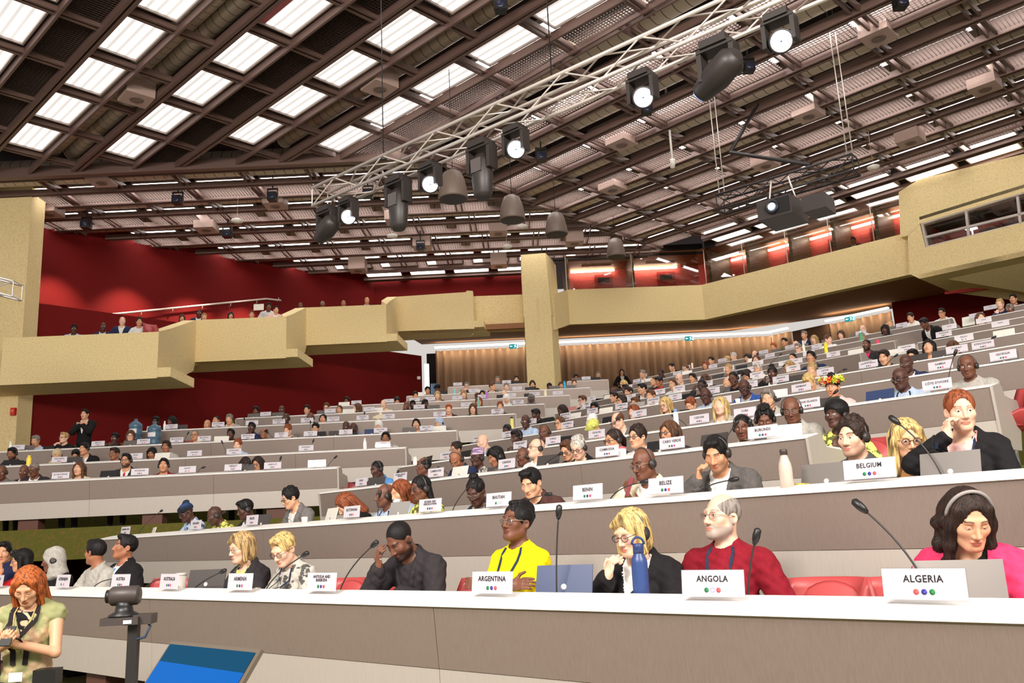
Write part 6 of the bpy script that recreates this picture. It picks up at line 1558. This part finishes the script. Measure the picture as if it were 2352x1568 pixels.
bottle('L7', 1047, .16, .04, (120, 200, 200), (230, 240, 240), 'small teal bottle left of the grey haired person', .12); bottle('L7', 1304, .24, .04, (40, 170, 220), (40, 160, 210), 'bright blue bottle at the right end of the seventh side row', .12); bottle('L6', 1122, .26, .035, (180, 110, 190), (236, 220, 240), 'purple bottle with a pale lid on the sixth side row', .12); bottle('L6', 1258, .2, .04, (240, 230, 200), (244, 236, 214), 'cream bottle on the sixth side row', .12)
bottle('L5', 1102, .25, .035, (120, 180, 160), (220, 240, 236), 'pale green water bottle on the fifth side row', .12); bottle('r10a', 1871, .22, .035, (240, 234, 210), (244, 240, 226), 'cream bottle on the tenth main row', .12); bottle('r11a', 1605, .2, .03, (244, 226, 200), None, 'pale slim cup on the topmost main row', .12, 'tumbler')
bottle('r2', 701, .07, .035, (240, 226, 200), None, 'small paper cup left of the BOTSWANA sign', .15, 'cup', 'cup'); bottle('r4', 952, .14, .04, (236, 230, 222), (230, 226, 220), 'white takeaway cup left of the DENMARK sign', .15, 'tumbler', 'cup'); bottle('r5', 1703, .06, .04, (240, 230, 220), None, 'white cup in front of the person in a bright blue jacket', .12, 'cup', 'cup')
def jug(px, py, D, label):
    c = at_y(px, py, D); o = empty('water_jug', (c.x, c.y, c.z-.24)); JB = mat('jug_blue', (74, 104, 126), .2)
    q = MB(); q.lathe([(.1, 0), (.145, .02), (.15, .1), (.135, .12), (.15, .14), (.15, .3), (.135, .32), (.15, .34), (.15, .42), (.08, .48), (.04, .5), (.04, .55), (0, .55)], 24); q.build('body', JB, o)
    q = MB(); q.lathe([(.152, .2), (.152, .3)], 24); q.v = [v for v in q.v]; q2 = MB(); q2.add([(.153*math.cos(a), .153*math.sin(a), z) for z in (.2, .3) for a in np.linspace(-2.3, -1.0, 9)], [(i, i+1, 10+i, 9+i) for i in range(8)]); q2.build('label', SIGNW, o)
    q = MB(); q.box((-.16, -.16, -.42), (.16, .16, 0)); q.build('dispenser', FIX, o); return tag(o, label, 'water jug')
jug(354, 1000, 19.55, 'large blue water jug with a white label behind the MONACO sign'); jug(311, 992, 19.75, 'large blue water jug half hidden behind the red haired person')
q = MB(); p, n, t = on_row('r2', 1822, .3); q.box((-.05, -.04, 0), (.05, .04, .06)); o = q.build('tissue_box', mat('box_yellow_green', (186, 176, 70), .6), None, (p.x, p.y, ROWS['r2']['z']-.005)); o.rotation_euler = (0, 0, math.radians(-40)); tag(o, 'small yellow green box beside the speckled metal bottle', 'box')
# ---------------------------------------------------------------- backpack on the chair beside ALGERIA
p, n, t = on_row('r1', 1885, .72); o = empty('backpack', (p.x, p.y, ROWS['r1']['z']-.22), math.radians(-40))
P_ = [E((0, 0, .05), (.20, .12, .12), .04), E((-.1, -.02, .09), (.12, .1, .08), .04), E((.12, -.03, .1), (.1, .1, .1), .04)]; lo, hi = bounds(P_, .03); F = Field(lo, hi, .006).add(P_, .03); V, Q = nets(F.D+.004*np.sin(F.grid()[0]*60+F.grid()[2]*40), F.lo, .006); link('body', np_mesh('body', V, Q, None, [cloth((84, 78, 74))]), o)
q = MB(); YEL = cloth((226, 196, 90))
q.tube([(-.18+.36*s, -.1-.03*math.sin(s*3.1), .09+.05*math.sin(s*3.1)) for s in np.linspace(0, 1, 12)], .008, 6); q.build('zip_trim', YEL, o); q = MB(); q.tube([(.08+.08*math.sin(s), -.11+.04*s, .02+.09*s) for s in np.linspace(0, 2, 10)], .009, 6); q.build('edge_trim', YEL, o)
q = MB(); q.tube([(-.14+.03*s, .0, .15+.05*math.sin(s*math.pi/4)) for s in np.linspace(0, 4, 8)], .016, 8); q.build('carry_handle', cloth((36, 32, 34)), o); q = MB(); q.tube([(.0, -.12, .02), (-.08, -.15, .08), (-.1, -.1, .15)], .022, 8); q.build('strap', cloth((40, 36, 36)), o)
tag(o, 'grey backpack with yellow trim on the chair left of ALGERIA', 'bag')
p, n, t = on_row('L4', 872, .2); o = empty('cloth_bag', (p.x, p.y, ROWS['L4']['z']+.05)); P_ = [E((0, 0, .05), (.13, .09, .06), .03), E((.03, 0, .12), (.05, .05, .05), .03), E((-.08, 0, .04), (.09, .08, .04), .03)]; lo, hi = bounds(P_, .03); F = Field(lo, hi, .01).add(P_, .03); V, Q = nets(F.D+.006*np.sin(F.grid()[0]*50+F.grid()[2]*70), F.lo, .01); link('bundle', np_mesh('bundle', V, Q, None, [cloth(CL['cr'])]), o); tag(o, 'crumpled cream cloth bundle on the fourth side row', 'cloth')
# flower crown on the person at the COOK ISLANDS sign
if ('r4', 1912) in PINFO:
    po, HM, TM = PINFO[('r4', 1912)]; FL = [mat('petal_'+n_, c_, .6) for n_, c_ in (('yellow', (250, 226, 60)), ('lime', (196, 216, 60)), ('red', (206, 26, 40)), ('cream', (250, 220, 150)))]
    o = empty('flower_crown', M=po.matrix_world @ HM); RR = random.Random(3)
    w = MB(); w.tube([(.105*math.cos(a), .012+.118*math.sin(a), .062) for a in np.linspace(0, 2*math.pi, 24)], .02, 8); w.build('wreath_ring', cloth((96, 120, 40)), o)
    for i in range(34):
        a = RR.uniform(0, 6.28); e = RR.uniform(-.2, .9); c_ = Vector(((.115+.01*RR.random())*math.cos(a), .012+(.128)*math.sin(a), .07+.03*e)); d = Vector((math.cos(a)*1.0, math.sin(a), e)).normalized(); T = Matrix.Translation(c_) @ d.to_track_quat('Z', 'Y').to_matrix().to_4x4()
        q = MB()
        for k in range(6):
            b = k*math.pi/3; x, y = math.cos(b), math.sin(b); q.add([T @ Vector(v) for v in ((0, 0, 0), (.018*x-.009*y, .018*y+.009*x, .018), (.044*x, .044*y, .034), (.018*x+.009*y, .018*y-.009*x, .018))], [(0, 1, 2, 3)])
        q.build('flower', FL[RR.choice([0, 0, 1, 1, 2, 2, 3])], o)
    tag(o, 'thick wreath of yellow, lime and red flowers worn by the person right of COOK ISLANDS', 'flower crown')
# ---------------------------------------------------------------- people outside the rows
def free_person(px, py, D, spec, label, shape, face=(0, -1), scale=1.0, plane=None):
    f, sk, hs, hc, top, low, cut = spec; head = at_y(px, py, D) if plane is None else plane
    parts, HM, TM = build_shape(**shape); rz = math.atan2(face[1], face[0])+math.pi/2; T = Matrix.Rotation(rz, 4, 'Z') @ Matrix.Scale(scale, 4); root = head-(T @ HM).translation
    o = empty('person', M=Matrix.Translation(root) @ T); c2 = {'body': skin_mat(sk, hc, 0), 'top': cloth(CL[top]), 'shirt': cloth(CL['wh']), 'tie': cloth(CL['wh']), 'collar': cloth(CL[top]), 'trousers': cloth(CL[low]), 'shoes': cloth((24, 22, 22))}
    for kk, me in parts.items():
        c = link({'top': 'jacket' if cut == 'suit' else 'sweater'}.get(kk, kk), me, o); c.material_slots[0].link = 'OBJECT'; c.material_slots[0].material = c2[kk]
    if hs != 'bald': c = link('hair', hair_mesh(hs, max(shape['h'], .0045)), o); c.matrix_local = HM; c.material_slots[0].link = 'OBJECT'; c.material_slots[0].material = hair_mat(hc)
    tag(o, label, 'person', None); return o, parts, HM, TM
ST = dict(h=.011, stand=True)
free_person(195, 951, 20.3, (False, 2, 'short', 'k', 'bk', 'bk', 'round'), 'person in black standing with joined hands against the lower red wall', dict(ST, L='chest', Rr='chest', lean=0))
free_person(1428, 854, 33.5, (True, 2, 'long', 'd', 'bk', 'bk', 'round'), 'person with long dark hair standing in black before the long curtain', dict(ST, f=True, L='low', Rr='low', lean=0))
pl = at_plane(1847, 769, (33.8, 0, 0), (1, 1, 0)); free_person(0, 0, 0, (False, 2, 'short', 'g', 'nv', 'bk', 'collar'), 'grey haired person in a navy jacket standing behind the topmost row', dict(ST, L='low', Rr='low', lean=0), (-.7, -.7), 1, pl)
pl = at_plane(2123, 742, (28.7, 0, 0), (1, 1, 0)); free_person(0, 0, 0, (False, 5, 'short', 'k', 'bk', 'bk', 'round'), 'person in black stooping in the aisle beside the tenth row', dict(ST, L='low', Rr='low', lean=.55, pitch=.5), (-.95, -.3), 1, pl)
for px, py, sk, sx, hs, hc, top, Y, lab in [(170, 755, 6, 0, 'short', 'k', 'lb', Y1, 'dark haired person with headphones nearest the left end of the balcony'), (237, 750, 6, 0, 'bald', 'k', 'nv', Y1, 'bald person in navy on the lowest balcony step'), (281, 737, 1, 0, 'bald', 'y', 'nv', Y1, 'pale bald person in a navy jacket on the balcony'), (320, 739, 3, 1, 'updo', 'd', 'wh', Y1, 'person with tied up hair in white on the lowest balcony step'),
        (418, 731, 2, 1, 'bob', 'n', 'dk', Y2+.3, 'brown haired person where the balcony first steps up'), (457, 719, 6, 0, 'buzz', 'k', 'nv', Y2, 'person in navy at the start of the second balcony step'), (469, 728, 2, 1, 'short', 'l', 'dk', Y2, 'light haired person on the second balcony step'), (530, 725, 3, 1, 'bob', 'd', 'dk', Y2, 'dark haired person in the middle of the second balcony step'), (578, 722, 2, 0, 'short', 'r', 'dk', Y2, 'auburn haired person on the second balcony step'), (617, 704, 5, 0, 'short', 'k', 'wh', Y2+.4, 'dark skinned person with a white laptop on the balcony'), (634, 711, 2, 0, 'short', 'k', 'lp', Y2, 'black haired person in pale pink on the balcony'),
        (690, 702, 5, 0, 'bald', 'k', 'dk', Y3+.3, 'bald person where the balcony steps up again'), (741, 699, 5, 0, 'buzz', 'g', 'dk', Y3, 'person with cropped grey hair on the third balcony step'), (789, 697, 4, 0, 'bald', 'k', 'dk', Y3, 'bald person low behind the third balcony step'), (843, 690, 3, 0, 'bald', 'k', 'nv', Y3, 'bald person in navy at the upper end of the third balcony step')]:
    free_person(px, py, Y+1.35, (bool(sx), sk, hs, hc, top, 'bk', 'round'), lab, dict(h=.0115, f=bool(sx), L='low', Rr='low', lean=0, yaw=.2), (.25, -1))
q = MB(); c_ = at_y(594, 712, Y2+.8); q.box((-.16, 0, 0), (.16, .01, .2)); tag(q.build('laptop', LCM['w'], None, c_), 'open white laptop on the balcony rail', 'laptop')
c_ = at_y(355, 752, Y1+1.3); o = empty('swivel_chair', (c_.x, c_.y, c_.z-.7), 1.0)
for nm, me in CHM: link(nm, me, o)
tag(o, 'empty red shell chair on the lowest balcony step', 'chair')
bqp = bq(2290, 484)+nrm*1.5; free_person(0, 0, 0, (False, 5, 'short', 'k', 'bk', 'bk', 'round'), 'person in black sitting behind the control room window', dict(h=.0115, L='low', Rr='low', lean=0, yaw=-.3), (-.7, -.7), 1, bqp)
pbh = at_plane(1960, 552, (CP+1.9, 0, 0), (1, 1, 0)); free_person(0, 0, 0, (False, 4, 'short', 'k', 'dk', 'bk', 'round'), 'dark haired interpreter just visible over the booth ledge', dict(h=.0115, L='low', Rr='low', lean=0), (-.7, -.7), 1, pbh)
# ---------------------------------------------------------------- woman with a phone at the front
ARM['hold'] = ((.035, -.26, .80), (-.35, -.62, .35), (-.55, -.1, .8), .75, (.75, .25, -.75))
o, parts, HM, TM = free_person(64, 1344, 5.55, (True, 2, 'long', 'o', 'ol', 'bk', 'vneck'), 'person with long ginger hair and green vest looking at a phone', dict(h=.0042, f=True, stand=True, L='hold', Rr='hold', lean=.05, pitch=.62, yaw=.1, sleeve=.03, cut='vneck', wd=1.05), (.1, -1), .9)
for c in o.children:
    if c.name.startswith('sweater'): c.name = 'vest'; c.material_slots[0].material = mat('vest_green_print', (150, 152, 104), .8, noise=(9, (208, 176, 140), .5, .62))
    if c.name.startswith(('shirt', 'tie')): c.name = 'undershirt'; c.material_slots[0].material = cloth(CL['bk'])
lanyard(o, parts, TM, (40, 34, 36), .01, .018, [(.07, 1.03), (.085, .99), (.08, .93), (.06, .84), (.045, .74), (.04, .64)], 'camera_strap')
lanyard(o, parts, TM, (200, 170, 110), .008, .004, [(.06, 1.03), (.065, .98), (.05, .9), (.02, .8), (.004, .74)], 'bead_necklace')
q = MB()
for k, (z, w) in enumerate(((.56, .045), (.46, .05), (.37, .05))): q.box((-w, -.19, z-.03), (w, -.185, z+.03))
bd = q.build('badge_card', SIGNW, o)
q = MB(); q.box((-.27, -.12, .28), (-.1, .06, .52)); hb = q.build('shoulder_bag', cloth((44, 30, 34)), o)
q = MB(); q.tube([(-.2, 0, .5), (-.19, -.06, .8), (-.12, -.02, 1.02), (-.12, .1, .9), (-.2, .1, .55)], .016, 6); q.build('bag_strap', cloth((60, 30, 36)), hb)
q = MB(); q.box((-.075, -.12, .60), (.075, -.0, .7), Matrix.Translation((.2, -.1, -.1))); q.build('camera_body', BLACK, o)
ph = empty('phone', M=o.matrix_world @ Matrix.Translation((0.0, -.345, .845)) @ Matrix.Rotation(-.6, 4, 'X')); q = MB(); q.box((-.036, -.005, -.07), (.036, .005, .07)); q.build('case', BLACK, ph); q = MB(); q.box((-.032, .005, -.065), (.032, .0055, .065)); q.build('screen', mat('phone_screen', (60, 70, 90), .2, emit=.3), ph); tag(ph, 'black phone held by the person with ginger hair', 'phone')
if ('r2', 1479) in PINFO:
    po = PINFO[('r2', 1479)][0]; c_ = at_plane(1446, 1117, on_row('r2', 1446, .42)[0], on_row('r2', 1446, .42)[1]); ph = empty('phone', c_, -.9); q = MB(); q.box((-(.014), -.006, -.075), ((.014), .006, .075), Matrix.Rotation(.5, 4, 'Y')); q.build('case', mat('phone_rose', (150, 70, 84), .4), ph); tag(ph, 'rose coloured phone beside the BELIZE sign', 'phone')
# ---------------------------------------------------------------- robotic camera on a post
c_ = at_y(285, 1404, 4.9); o = empty('robotic_camera', (c_.x, c_.y, 0), .12); o.scale = (.8, .8, .8); SCL = .8; z0 = at_y(300, 1432, 4.9).z/SCL; PG = mat('ptz_grey', (66, 58, 56), .45)
q = MB(); q.box((-.035, -.035, 0), (.03, .035, z0)); q.build('post', mat('post_black', (34, 30, 30), .5), o, (.075, 0, 0)); q = MB(); q.lathe([(.2, 0), (.2, .02), (0, .025)], 20); q.build('foot_plate', BLACK, o)
q = MB(); q.box((-.125, -.1, z0), (.125, .1, z0+.05)); q.box((.02, -.06, z0-.005), (.2, .09, z0+.06)); q.build('base', PG, o)
q = MB(); q.lathe([(.1, z0+.05), (.1, z0+.065), (.062, z0+.085), (.055, z0+.12), (.06, z0+.15)], 24); q.build('neck', BLACK, o)
q = MB(); T = Matrix.Translation((0, 0, z0+.19)) @ Matrix.Rotation(math.pi/2, 4, 'Y'); q.lathe([(.055, -.095), (.066, -.08), (.066, .085), (.055, .1), (0, .1)], 28, T); hd_ = q.build('head', PG, o)
q = MB(); q.lathe([(.045, 0), (.045, .03), (.03, .03), (0, .025)], 20, Matrix.Translation((-.09, 0, z0+.19)) @ Matrix.Rotation(-math.pi/2, 4, 'Y')); q.build('lens', BLACK, hd_)
q = MB(); q.box((.03, -.105, z0+.008), (.085, -.1, z0+.032)); q.build('sticker', SIGNW, o)
q = MB(); q.tube([(.15, -.02, z0+.02), (.19, -.03, z0-.02), (.16, -.04, z0-.09), (.07, -.02, z0-.11)], .009, 7); q.build('cable', mat('cable_blue', (46, 66, 90), .5), o)
tag(o, 'black robotic camera on a black post in front of the front desk', 'camera')
# ---------------------------------------------------------------- floor monitor with a blue picture
TLc, TRc = at_y(392, 1479, 3.3), at_y(588, 1499, 2.75); ex = (TRc-TLc); wL = ex.length; ex.normalize(); dn = (at_y(300, 1690, 3.05)-TLc); dn = (dn-ex*dn.dot(ex)).normalized(); nn_ = ex.cross(dn).normalized()
o = empty('floor_monitor', TLc); Hh = wL*.6
def L2(u, v, w=0): return ex*(u*wL)+dn*(v*Hh)+nn_*w
q = MB(); q.prism([L2(-.02, -.03), L2(1.03, -.03), L2(1.03, 1.05), L2(-.02, 1.05)], nn_*.012); q.build('casing', mat('monitor_rim', (96, 86, 74), .4), o)
sgn = -1 if nn_.y > 0 else 1
q = MB(); q.add([L2(0, 0, -.002 if nn_.y > 0 else (.014)), L2(1, 0, -.002 if nn_.y > 0 else (.014)), L2(1, .15, -.002 if nn_.y > 0 else (.014)), L2(0, .15, -.002 if nn_.y > 0 else (.014))], [(0, 1, 2, 3)]); q.build('screen_top_band', mat('screen_teal', (4, 46, 70), .6, spec=.05, emit=.55), o)
q = MB(); q.add([L2(0, .15, -.002 if nn_.y > 0 else (.014)), L2(1, .15, -.002 if nn_.y > 0 else (.014)), L2(1, 1, -.002 if nn_.y > 0 else (.014)), L2(0, 1, -.002 if nn_.y > 0 else (.014))], [(0, 1, 2, 3)]); q.build('screen_picture', mat('screen_blue', (6, 66, 130), .6, spec=.05, emit=.5), o)
q = MB(); f0 = L2(.5, .6, .05)+TLc; q.tube([L2(.3, .9, .03), Vector((L2(.3, .9).x, L2(.3, .9).y+.3, -TLc.z))], .025, 8); q.tube([L2(.8, .9, .03), Vector((L2(.8, .9).x, L2(.8, .9).y+.3, -TLc.z))], .025, 8); q.tube([L2(.5, 1.0, .03), Vector((L2(.5, 1).x, L2(.5, 1).y-.05, -TLc.z))], .025, 8); q.build('stand', BLACK, o)
tag(o, 'tilted floor monitor showing a blue picture, cut off by the frame', 'monitor')
